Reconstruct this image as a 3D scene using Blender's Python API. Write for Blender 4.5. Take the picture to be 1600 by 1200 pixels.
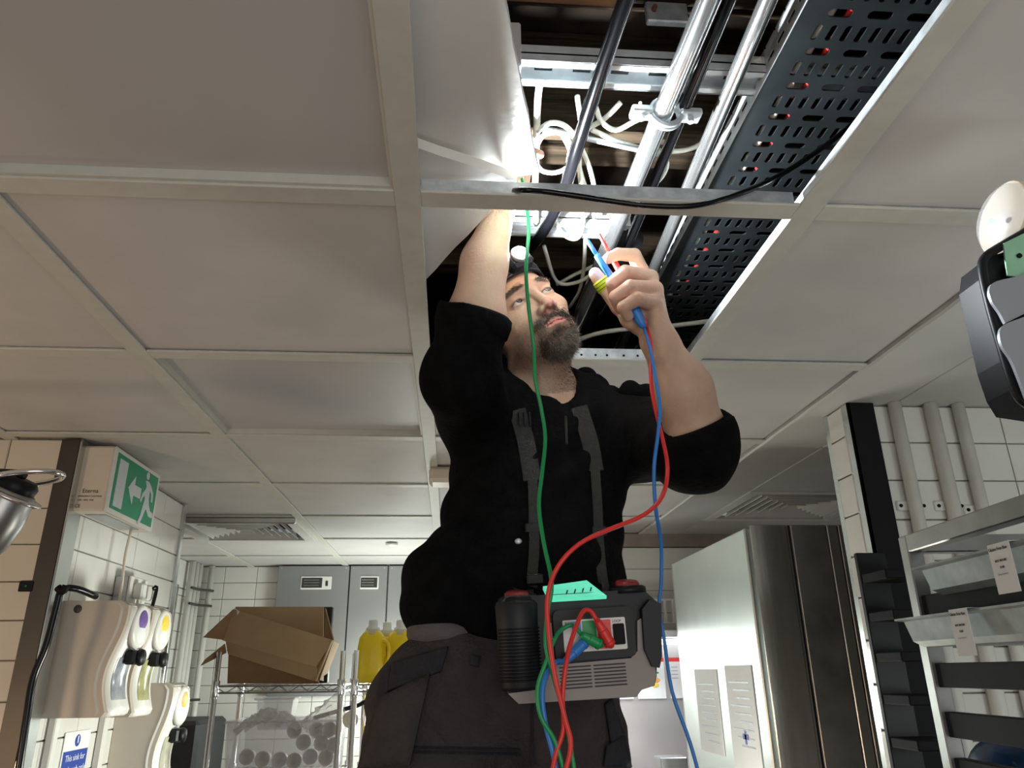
import bpy, bmesh, math, random
import numpy as np
from mathutils import Vector, Matrix
random.seed(4); np.random.seed(4)
S = bpy.context.scene
COL = S.collection
for o in list(bpy.data.objects): bpy.data.objects.remove(o)

# ---------------------------------------------------------------- camera, world, lights, exposure
ZC = 1.755                       # camera height; ceiling at ZC + H
H = 0.6454
F_PX = 1168.12; YAW, PITCH, ROLL = -.08199, .36751, -.01323
_cy, _sy, _cp, _sp = math.cos(YAW), math.sin(YAW), math.cos(PITCH), math.sin(PITCH)
FW = np.array([-_sy*_cp, _cy*_cp, _sp]); _r = np.array([_cy, _sy, 0.]); _u = np.cross(_r, FW)
RT = math.cos(ROLL)*_r + math.sin(ROLL)*_u; UP = -math.sin(ROLL)*_r + math.cos(ROLL)*_u
CAM = np.array([0, 0, ZC])
cam = bpy.data.cameras.new('camera'); cam.lens = F_PX/1600*36; cam.sensor_width = 36; cam.clip_start = .02
co = bpy.data.objects.new('camera', cam); COL.objects.link(co)
co.matrix_world = Matrix(((RT[0], UP[0], -FW[0], 0), (RT[1], UP[1], -FW[1], 0), (RT[2], UP[2], -FW[2], ZC), (0, 0, 0, 1)))
S.camera = co
S.view_settings.view_transform = 'Standard'; S.view_settings.look = 'None'
S.view_settings.exposure = 0.80; S.view_settings.gamma = 1; S.view_settings.use_curve_mapping = False
w = bpy.data.worlds.new('world'); S.world = w; w.use_nodes = True
w.node_tree.nodes['Background'].inputs[0].default_value = (.80, .86, .84, 1)
w.node_tree.nodes['Background'].inputs[1].default_value = 0.165
def light(name, kind, loc, power, color, size=.1, rot=None, spot=None, size_y=None):
    l = bpy.data.lights.new(name, kind); l.energy = power; l.color = color
    if kind == 'AREA':
        l.size = size
        if size_y: l.shape = 'RECTANGLE'; l.size_y = size_y
    else: l.shadow_soft_size = size
    if spot: l.spot_size, l.spot_blend = spot
    o = bpy.data.objects.new(name, l); COL.objects.link(o); o.location = loc
    if rot is not None: o.rotation_euler = Vector(rot).to_track_quat('-Z', 'Y').to_euler()
    return o
light('warm_kitchen_lamp', 'POINT', (-1.7, .95, ZC-.35), 9.5, (1, .70, .44), .12)
light('front_fill', 'AREA', (.35, -.9, ZC-.05), 7.4, (1, .95, .90), 1.6, (0, 1, .42))  # added unseen fill from behind the camera
light('far_room_lamp', 'POINT', (-.30, 4.35, ZC-.10), 20, (.92, 1, .93), .2)
light('right_room_lamp', 'POINT', (1.45, .75, ZC-.1), 4.6, (.90, 1, .95), .15)
light('right_aisle_fill', 'POINT', (.66, 2.2, ZC-.60), 6.5, (1, .98, .86), .15)  # added fill without a fixture, front light for fridge side and far shelves
light('left_wall_fill', 'SPOT', (.05, 2.6, ZC-.3), 28, (.95, 1, .88), .15, (-1, -.03, .05), (math.radians(76), .6))  # added spot without a fixture, aimed to brighten the left tiled wall

# ---------------------------------------------------------------- pixel-to-place maths (measuring only)
def ray(x, y): return (x-800)/F_PX*RT - (y-600)/F_PX*UP + FW
def W(x, y, Y): d = ray(x, y); return CAM + d*(Y/d[1])
def V(x, y, h=H): d = ray(x, y); return CAM + d*(h/d[2])
def X_(x, y, X): d = ray(x, y); return CAM + d*(X/d[0])
def Z(h): return ZC+h

# ---------------------------------------------------------------- materials
def mat(name, col, rough=.5, metal=0, noise=0, nscale=20, bump=0, bscale=None, spec=None, emis=None, estr=0, aniso=0, trans=0, alpha=1, stretch=None, coat=0, ior=None):
    m = bpy.data.materials.new(name); m.use_nodes = True
    nt = m.node_tree; b = nt.nodes['Principled BSDF']
    b.inputs['Base Color'].default_value = (*col, 1); b.inputs['Roughness'].default_value = rough
    b.inputs['Metallic'].default_value = metal
    if spec is not None: b.inputs['Specular IOR Level'].default_value = spec
    if emis: b.inputs['Emission Color'].default_value = (*emis, 1); b.inputs['Emission Strength'].default_value = estr
    if trans: b.inputs['Transmission Weight'].default_value = trans
    if ior: b.inputs['IOR'].default_value = ior
    if coat: b.inputs['Coat Weight'].default_value = coat
    b.inputs['Alpha'].default_value = alpha
    tc = nt.nodes.new('ShaderNodeTexCoord'); mp = nt.nodes.new('ShaderNodeMapping')
    nt.links.new(tc.outputs['Object'], mp.inputs[0])
    if stretch: mp.inputs['Scale'].default_value = stretch
    if noise:
        n = nt.nodes.new('ShaderNodeTexNoise'); n.inputs['Scale'].default_value = nscale; n.inputs['Detail'].default_value = 5
        nt.links.new(mp.outputs[0], n.inputs['Vector'])
        r = nt.nodes.new('ShaderNodeValToRGB'); r.color_ramp.elements[0].position = .3; r.color_ramp.elements[1].position = .7
        r.color_ramp.elements[0].color = (*[c*(1-noise) for c in col], 1); r.color_ramp.elements[1].color = (*[min(1, c*(1+noise)) for c in col], 1)
        nt.links.new(n.outputs[0], r.inputs[0]); nt.links.new(r.outputs[0], b.inputs['Base Color'])
    if bump:
        n = nt.nodes.new('ShaderNodeTexNoise'); n.inputs['Scale'].default_value = bscale or nscale; n.inputs['Detail'].default_value = 4
        nt.links.new(mp.outputs[0], n.inputs['Vector'])
        bp = nt.nodes.new('ShaderNodeBump'); bp.inputs['Strength'].default_value = bump; bp.inputs['Distance'].default_value = .01
        nt.links.new(n.outputs[0], bp.inputs['Height']); nt.links.new(bp.outputs[0], b.inputs['Normal'])
    return m
M = {}
M['ceil_tile'] = mat('ceiling_tile_white', (.60, .58, .56), .5, noise=.05, nscale=6, bump=.05, bscale=60, spec=.35)
M['tile_painted_lit'] = mat('ceiling_tile_painted_lit', (.82, .79, .74), .5, noise=.03, nscale=8, bump=.05, bscale=60)  # paler than the other ceiling tiles: missing light painted into the colour
M['ceil_back'] = mat('ceiling_plaster', (.60, .59, .56), .6, noise=.04, nscale=5, bump=.1, bscale=14)
M['light_panel'] = mat('light_panel_satin', (.52, .51, .51), .40, noise=.05, nscale=3)
M['bar'] = mat('painted_grid_bar', (.60, .59, .53), .45, noise=.04, nscale=30)
M['galv'] = mat('galvanised_steel', (.66, .70, .72), .42, .55, noise=.25, nscale=45, bump=.08)
M['tile'] = mat('white_glazed_tile', (.74, .73, .69), .16, noise=.03, nscale=3, coat=.2)
M['tile_cream'] = mat('cream_glazed_tile', (.74, .66, .54), .2, noise=.04, nscale=3)
M['grout'] = mat('grey_grout', (.20, .19, .17), .9, noise=.3, nscale=60)
M['galv_bright'] = mat('bright_zinc', (.74, .78, .80), .45, .25, noise=.12, nscale=40)
M['tray_steel'] = mat('worn_tray_steel', (.34, .37, .36), .5, .5, noise=.3, nscale=18, bump=.1)
M['steel'] = mat('brushed_steel', (.52, .52, .50), .20, 1, noise=.10, nscale=8, stretch=(6, 6, .5), bump=.03)
M['steel_dull'] = mat('dull_steel', (.42, .42, .41), .36, 1, noise=.2, nscale=12, bump=.08)
M['steel_dark'] = mat('dark_steel', (.10, .088, .075), .42, .6, noise=.15, nscale=4)
M['steel_bright'] = mat('polished_trim', (.60, .62, .61), .26, 1, noise=.08, nscale=8)
M['steel_door'] = mat('satin_door_steel', (.66, .70, .68), .30, 1, noise=.06, nscale=5, bump=.04)
M['chrome'] = mat('chrome', (.80, .80, .80), .16, .9, noise=.02)
M['steel_panel'] = mat('grey_steel_panel', (.36, .37, .38), .38, .75, noise=.06, nscale=3)
M['white_plastic'] = mat('white_plastic', (.72, .71, .67), .35, noise=.03)
M['cream_plastic'] = mat('cream_plastic', (.70, .62, .50), .38, noise=.05, nscale=8)
M['beige_plastic'] = mat('beige_dispenser_plastic', (.64, .57, .49), .35, noise=.04, nscale=5)
M['black_plastic'] = mat('black_plastic', (.008, .009, .011), .42, spec=.25, noise=.1)
M['black_rubber'] = mat('black_rubber', (.008, .008, .009), .6, spec=.15, noise=.1)
M['black_cable'] = mat('black_cable', (.004, .004, .005), .18, spec=.35, noise=.1)
M['white_cable'] = mat('white_cable', (.74, .73, .64), .38, noise=.03)
M['red'] = mat('red_lead', (.75, .035, .03), .35, noise=.05)
M['blue'] = mat('blue_lead', (.035, .22, .66), .35, noise=.05)
M['green'] = mat('green_lead', (.01, .30, .09), .35, noise=.05)
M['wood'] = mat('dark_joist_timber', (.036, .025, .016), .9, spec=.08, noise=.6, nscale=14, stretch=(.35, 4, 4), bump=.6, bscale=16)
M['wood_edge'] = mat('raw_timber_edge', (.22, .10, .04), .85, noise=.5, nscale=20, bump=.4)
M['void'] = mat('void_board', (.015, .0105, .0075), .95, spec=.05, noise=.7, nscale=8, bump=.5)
M['tray'] = mat('dark_tray_steel', (.028, .034, .037), .46, .3, noise=.35, nscale=9, bump=.05)
M['sign_green'] = mat('sign_green', (.0, .27, .13), .35, noise=.04)
M['sign_white'] = mat('sign_pictogram', (.60, .64, .66), .4, noise=.03)
M['ink'] = mat('dark_ink', (.03, .03, .03), .6, noise=.05)
M['paper'] = mat('white_paper', (.80, .82, .82), .7, noise=.03)
M['sign_blue'] = mat('sign_blue', (.012, .05, .36), .4, noise=.04)
M['purple'] = mat('purple_label', (.14, .06, .30), .4, noise=.3, nscale=60)
M['yellow'] = mat('yellow_label', (.85, .62, .06), .4, noise=.15, nscale=60)
M['orange'] = mat('orange_label', (.85, .42, .07), .4, noise=.2, nscale=60)
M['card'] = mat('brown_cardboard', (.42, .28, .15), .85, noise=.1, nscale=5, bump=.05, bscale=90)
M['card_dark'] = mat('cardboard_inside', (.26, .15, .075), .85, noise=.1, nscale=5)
M['oil'] = mat('yellow_oil', (.80, .58, .01), .3, noise=.06, nscale=10)
M['clear'] = mat('clear_plastic', (.62, .60, .63), .16, alpha=.32, noise=.02)
M['haze_plastic'] = mat('cloudy_plastic', (.66, .62, .62), .35, alpha=.55, noise=.1, nscale=9)
M['lens_grey'] = mat('smoked_window', (.32, .34, .38), .15, noise=.5, nscale=18)
M['lens_olive'] = mat('olive_window', (.42, .40, .20), .15, noise=.4, nscale=18)
M['lens_pale'] = mat('pale_window', (.5, .48, .38), .15, noise=.3, nscale=18)
M['hoodie'] = mat('black_hoodie_cloth', (.0042, .0042, .0046), .95, noise=.35, nscale=40, bump=.35, bscale=130, spec=.08)
M['strap'] = mat('black_webbing', (.016, .016, .016), .7, noise=.3, nscale=150, bump=.3, bscale=260)
M['trouser'] = mat('charcoal_work_cloth', (.050, .043, .044), .85, noise=.16, nscale=26, bump=.4, bscale=180, spec=.2)
M['trouser_dark'] = mat('black_pocket_cloth', (.016, .016, .022), .85, noise=.2, nscale=60, bump=.3, bscale=180)
M['shirt'] = mat('grey_tshirt', (.105, .092, .10), .85, noise=.1, nscale=30, bump=.2, bscale=120)
M['boot'] = mat('boot_leather', (.03, .025, .02), .6, noise=.3)
M['hair'] = mat('dark_hair', (.034, .023, .016), .55, noise=.4, nscale=90)
M['hair_grey'] = mat('greying_hair', (.17, .145, .12), .55, noise=.4, nscale=120)
M['eye'] = mat('eye_white', (.46, .41, .38), .15, noise=.05, coat=.5)
M['iris'] = mat('brown_iris', (.035, .018, .01), .12, noise=.2, nscale=300, coat=.5)
M['tester_white'] = mat('tester_pale_shell', (.27, .235, .22), .45, noise=.05)
M['tester_black'] = mat('tester_black_rubber', (.006, .007, .010), .55, noise=.15)
M['screen'] = mat('lit_lcd', (.12, .5, .36), .3, noise=.1, nscale=60, emis=(.10, .62, .40), estr=.55)
M['tape'] = mat('yellow_green_tape', (.62, .68, .02), .4, noise=.1)
M['yellow_dark'] = mat('tape_dark_edge', (.16, .19, .01), .6, noise=.1)
M['aluminium'] = mat('ladder_aluminium', (.6, .6, .6), .35, .9, noise=.1)
M['floor'] = mat('quarry_floor', (.20, .11, .08), .5, noise=.2, nscale=12)
M['lamp_lens'] = mat('headlamp_lens', (1, 1, 1), .2, emis=(.86, .93, 1), estr=60, noise=.01)
M['tube_glow'] = mat('glowing_tube', (1, 1, 1), .3, emis=(.93, .98, 1), estr=5, noise=.01)
M['pcb'] = mat('green_board', (.28, .55, .36), .4, noise=.1, nscale=30)
M['plate'] = mat('grey_satin_plate', (.36, .38, .42), .38, .35, noise=.06, nscale=4)
M['blue_bag'] = mat('blue_plastic_bag', (.012, .06, .16), .25, noise=.5, nscale=14, bump=.8, bscale=14)
M['brown_band'] = mat('brown_cornice', (.30, .25, .22), .6, noise=.1)
M['pink_panel'] = mat('pinkish_panel', (.62, .46, .42), .6, noise=.1)
M['dustbin'] = mat('black_dull_plastic', (.03, .03, .032), .6, noise=.1)
M['steel_mist'] = mat('hazy_steel', (.56, .54, .54), .42, .7, noise=.12, nscale=3)
M['lip'] = mat('lip', (.5, .2, .18), .4, noise=.05)
def skin_mat(name):
    m = mat(name, (.5, .3, .22), .48, bump=.12, bscale=260, spec=.4)
    nt = m.node_tree; b = nt.nodes['Principled BSDF']
    a = nt.nodes.new('ShaderNodeAttribute'); a.attribute_name = 'tone'
    n = nt.nodes.new('ShaderNodeTexNoise'); n.inputs['Scale'].default_value = 55; n.inputs['Detail'].default_value = 6
    tc = nt.nodes.new('ShaderNodeTexCoord'); nt.links.new(tc.outputs['Object'], n.inputs['Vector'])
    mr = nt.nodes.new('ShaderNodeMapRange'); mr.inputs[3].default_value = .88; mr.inputs[4].default_value = 1.12
    nt.links.new(n.outputs[0], mr.inputs[0])
    mx = nt.nodes.new('ShaderNodeVectorMath'); mx.operation = 'MULTIPLY'
    nt.links.new(a.outputs['Color'], mx.inputs[0]); nt.links.new(mr.outputs[0], mx.inputs[1])
    nt.links.new(mx.outputs[0], b.inputs['Base Color'])
    b.inputs['Subsurface Weight'].default_value = .12; b.inputs['Subsurface Scale'].default_value = .01
    b.inputs['Subsurface Radius'].default_value = (1, .35, .2)
    return m
M['skin'] = skin_mat('skin')

# ---------------------------------------------------------------- object helpers
OFF = {}
def origin(p): return OFF[p.name] if p is not None else np.zeros(3)
def thing(name, label, cat, base=(0, 0, 0), group=None, kind=None):
    o = bpy.data.objects.new(name, None); COL.objects.link(o); o.location = tuple(base); o.empty_display_size = .05
    OFF[o.name] = np.array(base, float)
    if label: o['label'] = label
    if cat: o['category'] = cat
    if group: o['group'] = group
    if kind: o['kind'] = kind
    return o
def tag(o, label, cat, group=None):
    o['label'] = label; o['category'] = cat
    if group: o['group'] = group
    return o
def mesh(name, v, f, m, parent=None, smooth=False, label=None, kind=None):
    v = np.asarray(v, float)
    if parent is None: base = np.array([v[:, 0].mean(), v[:, 1].mean(), v[:, 2].min()])
    else: base = origin(parent)
    me = bpy.data.meshes.new(name); me.from_pydata((v-base).tolist(), [], [list(map(int, q)) for q in f])
    me.materials.append(M[m] if isinstance(m, str) else m)
    bm = bmesh.new(); bm.from_mesh(me); bmesh.ops.recalc_face_normals(bm, faces=bm.faces); bm.to_mesh(me); bm.free()
    if smooth: me.polygons.foreach_set('use_smooth', [True]*len(me.polygons))
    o = bpy.data.objects.new(name, me); COL.objects.link(o)
    if parent is not None: o.parent = parent; OFF[o.name] = base
    else: o.location = tuple(base); OFF[o.name] = base
    if label: o['label'] = label
    if kind: o['kind'] = kind
    return o
class G:                              # geometry collector
    def __init__(s): s.v = []; s.f = []
    def add(s, v, f):
        n = len(s.v); s.v += [tuple(map(float, p)) for p in v]; s.f += [[n+i for i in q] for q in f]; return s
    def box(s, a, b, R=None, c=None):
        x0, y0, z0 = a; x1, y1, z1 = b
        v = np.array([(x, y, z) for z in (z0, z1) for y in (y0, y1) for x in (x0, x1)], float)
        if R is not None: v = v@np.array(R).T + (np.array(c) if c is not None else 0)
        return s.add(v, [(0, 2, 3, 1), (4, 5, 7, 6), (0, 1, 5, 4), (2, 6, 7, 3), (0, 4, 6, 2), (1, 3, 7, 5)])
    def bbox(s, a, b, bev=.004, R=None, c=None):           # bevelled box
        a = np.array(a, float); b = np.array(b, float); bev = min(bev, *((b-a)*.45))
        v = []; 
        for z, e in ((a[2], bev), (a[2]+bev, 0), (b[2]-bev, 0), (b[2], bev)):
            x0, x1, y0, y1 = a[0]+e, b[0]-e, a[1]+e, b[1]-e; k = bev if e == 0 else bev*.4
            v += [(x0+k, y0, z), (x1-k, y0, z), (x1, y0+k, z), (x1, y1-k, z), (x1-k, y1, z), (x0+k, y1, z), (x0, y1-k, z), (x0, y0+k, z)]
        f = [list(range(7, -1, -1)), list(range(24, 32))]
        for l in range(3):
            for i in range(8): j = (i+1) % 8; f.append((l*8+i, l*8+j, l*8+8+j, l*8+8+i))
        v = np.array(v)
        if R is not None: v = v@np.array(R).T + (np.array(c) if c is not None else 0)
        return s.add(v, f)
    def tube(s, pts, r, n=10, caps=True, smoothn=0):
        P = np.array(pts, float)
        if smoothn: P = crom(P, smoothn)
        m = len(P); rr = np.full(m, r, float) if np.isscalar(r) else np.interp(np.linspace(0, 1, m), np.linspace(0, 1, len(r)), r)
        T = np.gradient(P, axis=0); T /= np.linalg.norm(T, axis=1)[:, None]+1e-12
        up = np.array([0, 0, 1.]) if abs(T[0][2]) < .9 else np.array([1., 0, 0])
        N = np.cross(T[0], up); N /= np.linalg.norm(N); v = []
        for i in range(m):
            N = N-T[i]*N.dot(T[i]); N /= np.linalg.norm(N); B = np.cross(T[i], N)
            for k in range(n):
                a = 2*math.pi*k/n; v.append(P[i]+rr[i]*(math.cos(a)*N+math.sin(a)*B))
        f = [(i*n+k, i*n+(k+1) % n, (i+1)*n+(k+1) % n, (i+1)*n+k) for i in range(m-1) for k in range(n)]
        if caps: f += [list(range(n-1, -1, -1)), [(m-1)*n+k for k in range(n)]]
        return s.add(v, f)
    def lathe(s, prof, c, axis, n=24):                      # prof: (radius, height along axis)
        ax = np.array(axis, float); ax /= np.linalg.norm(ax)
        u = np.cross(ax, [0, 0, 1.] if abs(ax[2]) < .9 else [1., 0, 0]); u /= np.linalg.norm(u); w_ = np.cross(ax, u); v = []
        for r, h in prof:
            for k in range(n):
                a = 2*math.pi*k/n; v.append(np.array(c)+ax*h+r*(math.cos(a)*u+math.sin(a)*w_))
        f = [(i*n+k, i*n+(k+1) % n, (i+1)*n+(k+1) % n, (i+1)*n+k) for i in range(len(prof)-1) for k in range(n)]
        f += [list(range(n-1, -1, -1)), [(len(prof)-1)*n+k for k in range(n)]]
        return s.add(v, f)
    def prism(s, poly, d):                                  # poly: list of 3d points, extruded by vector d
        n = len(poly); P = np.array(poly, float); d = np.array(d, float)
        return s.add(list(P)+list(P+d), [list(range(n-1, -1, -1)), list(range(n, 2*n))]+[(i, (i+1) % n, n+(i+1) % n, n+i) for i in range(n)])
    def ball(s, c, r, n=14, R=None):
        r = np.array([r]*3 if np.isscalar(r) else r, float); v = []; 
        for i in range(n+1):
            t = math.pi*i/n
            for k in range(2*n):
                a = math.pi*k/n; p = r*np.array([math.sin(t)*math.cos(a), math.sin(t)*math.sin(a), math.cos(t)])
                if R is not None: p = np.array(R)@p
                v.append(p+np.array(c))
        return s.add(v, [(i*2*n+k, i*2*n+(k+1) % (2*n), (i+1)*2*n+(k+1) % (2*n), (i+1)*2*n+k) for i in range(n) for k in range(2*n)])
    def out(s, name, m, parent=None, smooth=False, label=None, kind=None): return mesh(name, s.v, s.f, m, parent, smooth, label, kind)
def crom(P, n):
    P = np.array(P, float); Q = np.vstack([2*P[0]-P[1], P, 2*P[-1]-P[-2]]); out = []
    for i in range(1, len(Q)-2):
        for t in np.linspace(0, 1, n, endpoint=False):
            a, b, c, d = Q[i-1], Q[i], Q[i+1], Q[i+2]
            out.append(.5*((2*b)+(-a+c)*t+(2*a-5*b+4*c-d)*t*t+(-a+3*b-3*c+d)*t**3))
    out.append(Q[-2]); return np.array(out)
def smooth_angle(o, deg=40):
    me = o.data; me.polygons.foreach_set('use_smooth', [True]*len(me.polygons)); me.set_sharp_from_angle(angle=math.radians(deg))
def text(body, size, loc, xdir, up, m, parent, name='lettering', align='LEFT'):
    cu = bpy.data.curves.new(name, 'FONT'); cu.body = body; cu.size = size; cu.align_x = align; cu.extrude = .0002
    cu.materials.append(M[m]); o = bpy.data.objects.new(name, cu)
    x = Vector(xdir).normalized(); u = Vector(up); u = (u-x*u.dot(x)).normalized(); z = x.cross(u)
    dg = None
    COL.objects.link(o); bpy.context.view_layer.update()
    me = bpy.data.meshes.new_from_object(o.evaluated_get(bpy.context.evaluated_depsgraph_get()))
    bpy.data.objects.remove(o)
    Mx = Matrix(((x[0], u[0], z[0], loc[0]), (x[1], u[1], z[1], loc[1]), (x[2], u[2], z[2], loc[2]), (0, 0, 0, 1)))
    me.transform(Mx); me.transform(Matrix.Translation(-Vector(origin(parent))))
    if not me.materials: me.materials.append(M[m])
    o = bpy.data.objects.new(name, me); COL.objects.link(o); o.parent = parent; OFF[o.name] = origin(parent)
    return o

_tc = {}
def wall_tile(w_, h_, m, name='tile', th=.008):
    key = (round(w_, 3), round(h_, 3), m, th)
    if key not in _tc:
        b = .0022; v = []; 
        for z, e in ((0, 0), (th-b, 0), (th, b)): v += [(e, e, z), (w_-e, e, z), (w_-e, h_-e, z), (e, h_-e, z)]
        f = [(8, 9, 10, 11)]+[(l*4+i, l*4+(i+1) % 4, l*4+4+(i+1) % 4, l*4+4+i) for l in (0, 1) for i in range(4)]
        me = bpy.data.meshes.new(name); me.from_pydata(v, [], f); me.materials.append(M[m]); _tc[key] = me
    return _tc[key]
def tiling(parent, O, u, v, LU, LV, tw, tht, m, u0=0, v0=0, gap=.003):
    """tiles on a wall face: origin O, directions u, v (unit), face size LU x LV, one object per tile"""
    O = np.array(O, float); u = np.array(u, float); v = np.array(v, float); n = np.cross(u, v)
    us = [0]+[x for x in np.arange(u0, LU, tw) if 0.012 < x < LU-.012]+[LU]; vs = [0]+[x for x in np.arange(v0, LV, tht) if .012 < x < LV-.012]+[LV]
    for a, b in zip(us[:-1], us[1:]):
        for c, d in zip(vs[:-1], vs[1:]):
            o = bpy.data.objects.new('tile', wall_tile(b-a-gap, d-c-gap, m)); COL.objects.link(o); o.parent = parent
            p = O+u*(a+gap/2)+v*(c+gap/2)+n*random.uniform(-.0004, .0004)-origin(parent)
            tl = random.uniform(-.003, .003); uu = u+n*tl
            o.matrix_local = Matrix(((uu[0], v[0], n[0], p[0]), (uu[1], v[1], n[1], p[1]), (uu[2], v[2], n[2], p[2]), (0, 0, 0, 1)))
def struct(name): return thing(name, None, None, (0, 0, 0), kind='structure')

# ================================================================ SETTING
X0, Y0 = -.072, .926                                  # grid origin
XB = lambda i: X0+.6*i
YB = lambda j: Y0+.6*j
XR = .94                                              # right edge of the grid ceiling
fl = G().box((-4, -2, -.05), (4, 6, 0)).out('floor', 'floor'); fl['kind'] = 'structure'

ceiling = struct('ceiling')
BW = .019
def ceil_panel(x0, x1, y0, y1, m='ceil_tile', th=.015, z=None, name='ceiling_tile'):
    z = Z(H)+.004 if z is None else z
    z += random.uniform(0, .001)
    return G().bbox((x0+.004, y0+.004, z), (x1-.004, y1-.004, z+th), .002).out(name, m, ceiling)
for i in range(-6, 2):
    for j in range(-5, 7):
        x0, x1 = XB(i), XB(i+1); y0, y1 = YB(j), YB(j+1)
        if i == 1: x1 = XR
        if i == 0 and j in (-1, 0, -2): continue        # the opening (the two lifted tiles came out of it)
        if y0 > 4.9: continue
        y1 = min(y1, 4.98)
        if (i, j) in ((-1, 1), (-1, -1)):
            ceil_panel(x0+.018, x1-.018, y0+.018, y1-.018, 'light_panel', .01, Z(H)+.017, 'light_panel')
            g = G()
            for a, b in (((x0+.01, y0+.01), (x1-.01, y0+.024)), ((x0+.01, y1-.024), (x1-.01, y1-.01)), ((x0+.01, y0+.024), (x0+.024, y1-.024)), ((x1-.024, y0+.024), (x1-.01, y1-.024))):
                g.box((*a, Z(H)+.002), (*b, Z(H)+.03))
            g.out('light_frame', 'bar', ceiling)
            continue
        if (i, j) == (-2, 4): continue
        if i == -2 and x0 < -1.08 and 2 <= j < 4 and False: continue
        ceil_panel(x0, x1, y0, y1)
def tbar_prof(a, b, axis):
    """T section along axis; returns flange & web geometry"""
    fl_, wb = G(), G(); z = Z(H)
    if axis == 'y':
        x = a[0]; fl_.bbox((x-BW, a[1], z-.003), (x+BW, b[1], z+.0015), .001); wb.box((x-.0035, a[1], z+.0015), (x+.0035, b[1], z+.034)); wb.box((x-BW+.001, a[1], z+.0015), (x+BW-.001, b[1], z+.0028))
    else:
        y = a[1]; fl_.bbox((a[0], y-BW, z-.0025), (b[0], y+BW, z+.0015), .001); wb.box((a[0], y-.0035, z+.0015), (b[0], y+.0035, z+.032)); wb.box((a[0], y-BW+.001, z+.0015), (b[0], y+BW-.001, z+.0028))
    f = fl_.out('grid_bar', 'bar', ceiling); wb.out('bar_web', 'galv', f, label='galvanised upstand of the bar')
for i in range(-5, 2): tbar_prof((XB(i), -2), (XB(i), 4.98 if i > -2 else 4.98), 'y')
for j in range(-4, 7):
    for i in range(-6, 2):
        x1 = XB(i+1) if i < 1 else XR
        if i == 0 and j == -1: continue
        tbar_prof((XB(i)+BW, YB(j)), (x1-BW if i < 1 else x1, YB(j)), 'x')
# punched holes in the far bar of the opening
g = G()
for k in range(9):
    g.lathe([(.0028, 0), (.0028, .0006)], (XB(0)+.22+.032*k+(.006 if k % 3 else 0), YB(1)-.0039, Z(H)+.0155), (0, -1, 0), 8)
g.out('punched_holes', 'black_rubber', ceiling)
# perimeter angle with rough caulk line, plaster strip and right-hand panels
g = G(); pts = [(XR+.004+.0015*math.sin(k*2.3), y, Z(H)-.003) for k, y in enumerate(np.linspace(-1, 3.72, 60))]
g.tube(pts, .0065, 6); g.out('caulk_line', 'ceil_back', ceiling)
G().bbox((XR, -2, Z(H)-.002), (1.150, 3.75, Z(H)+.02), .002).out('plaster_strip', 'ceil_back', ceiling)
for y0, y1 in ((-1.0, 0.0), (0.0, 1.0), (1.0, 2.18), (2.18, 2.78), (3.38, 3.75)):
    G().bbox((1.153, y0+.002, Z(H)-.002), (3.2, y1-.002, Z(H)+.02), .002).out('ceiling_panel', 'ceil_back', ceiling)
G().bbox((1.76, 2.782, Z(H)-.002), (3.2, 3.378, Z(H)+.02), .002).out('ceiling_panel', 'ceil_back', ceiling)

# void above the opening: boards and joists
vb = thing('trim_1', None, None, (0, 0, 0), kind='structure')
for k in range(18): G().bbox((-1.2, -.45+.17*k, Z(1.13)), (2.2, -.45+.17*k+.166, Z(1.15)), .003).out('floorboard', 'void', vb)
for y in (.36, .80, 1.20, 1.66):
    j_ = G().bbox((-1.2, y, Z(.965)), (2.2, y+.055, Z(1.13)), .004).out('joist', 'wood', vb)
G().bbox((.02, .815, Z(.952)), (.24, .85, Z(.966)), .002).out('joist_batten', 'wood_edge', vb, label='paler orange timber batten')
G().bbox((-1.2, .91, Z(1.02)), (2.2, .918, Z(1.13)), .002).out('noggin', 'wood', vb)
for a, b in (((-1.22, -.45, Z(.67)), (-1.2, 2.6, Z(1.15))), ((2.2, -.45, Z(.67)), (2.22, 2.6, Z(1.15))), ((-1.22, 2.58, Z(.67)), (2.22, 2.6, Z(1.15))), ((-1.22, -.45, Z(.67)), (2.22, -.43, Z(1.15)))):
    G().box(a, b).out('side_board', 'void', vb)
g = G().bbox((-1.2, 1.07, Z(.90)), (2.2, 1.10, Z(1.13)), .003).out('joist', 'wood', vb)

# ---- far wall (left part) with tiles
wf = struct('wall_far')
G().box((-1.7, 4.98, 0), (.5, 5.1, Z(H)+.02)).out('backing', 'grout', wf)
tiling(wf, (-1.60, 4.98, Z(H)-1.6), (1, 0, 0), (0, 0, 1), 2.08, 1.6, .2, .1, 'tile', .17, 0)
wr2 = struct('wall_back_right')
G().box((.5, 3.76, 0), (3.2, 3.9, Z(H)+.02)).out('backing', 'grout', wr2)
G().box((.5, 3.9, 0), (.6, 5.0, Z(H)+.02)).out('return_backing', 'grout', wr2)
for r in range(7):
    zt = Z(.575)-.105*r
    G().bbox((.5, 3.748, zt-.103), (1.45, 3.76, zt), .002).out('panel', 'tile', wr2); G().bbox((1.453, 3.748, zt-.103), (2.4, 3.76, zt), .002).out('panel', 'tile', wr2)
G().bbox((.5, 3.74, Z(.58)), (3.2, 3.76, Z(H)), .002).out('cornice', 'brown_band', wr2)
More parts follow.
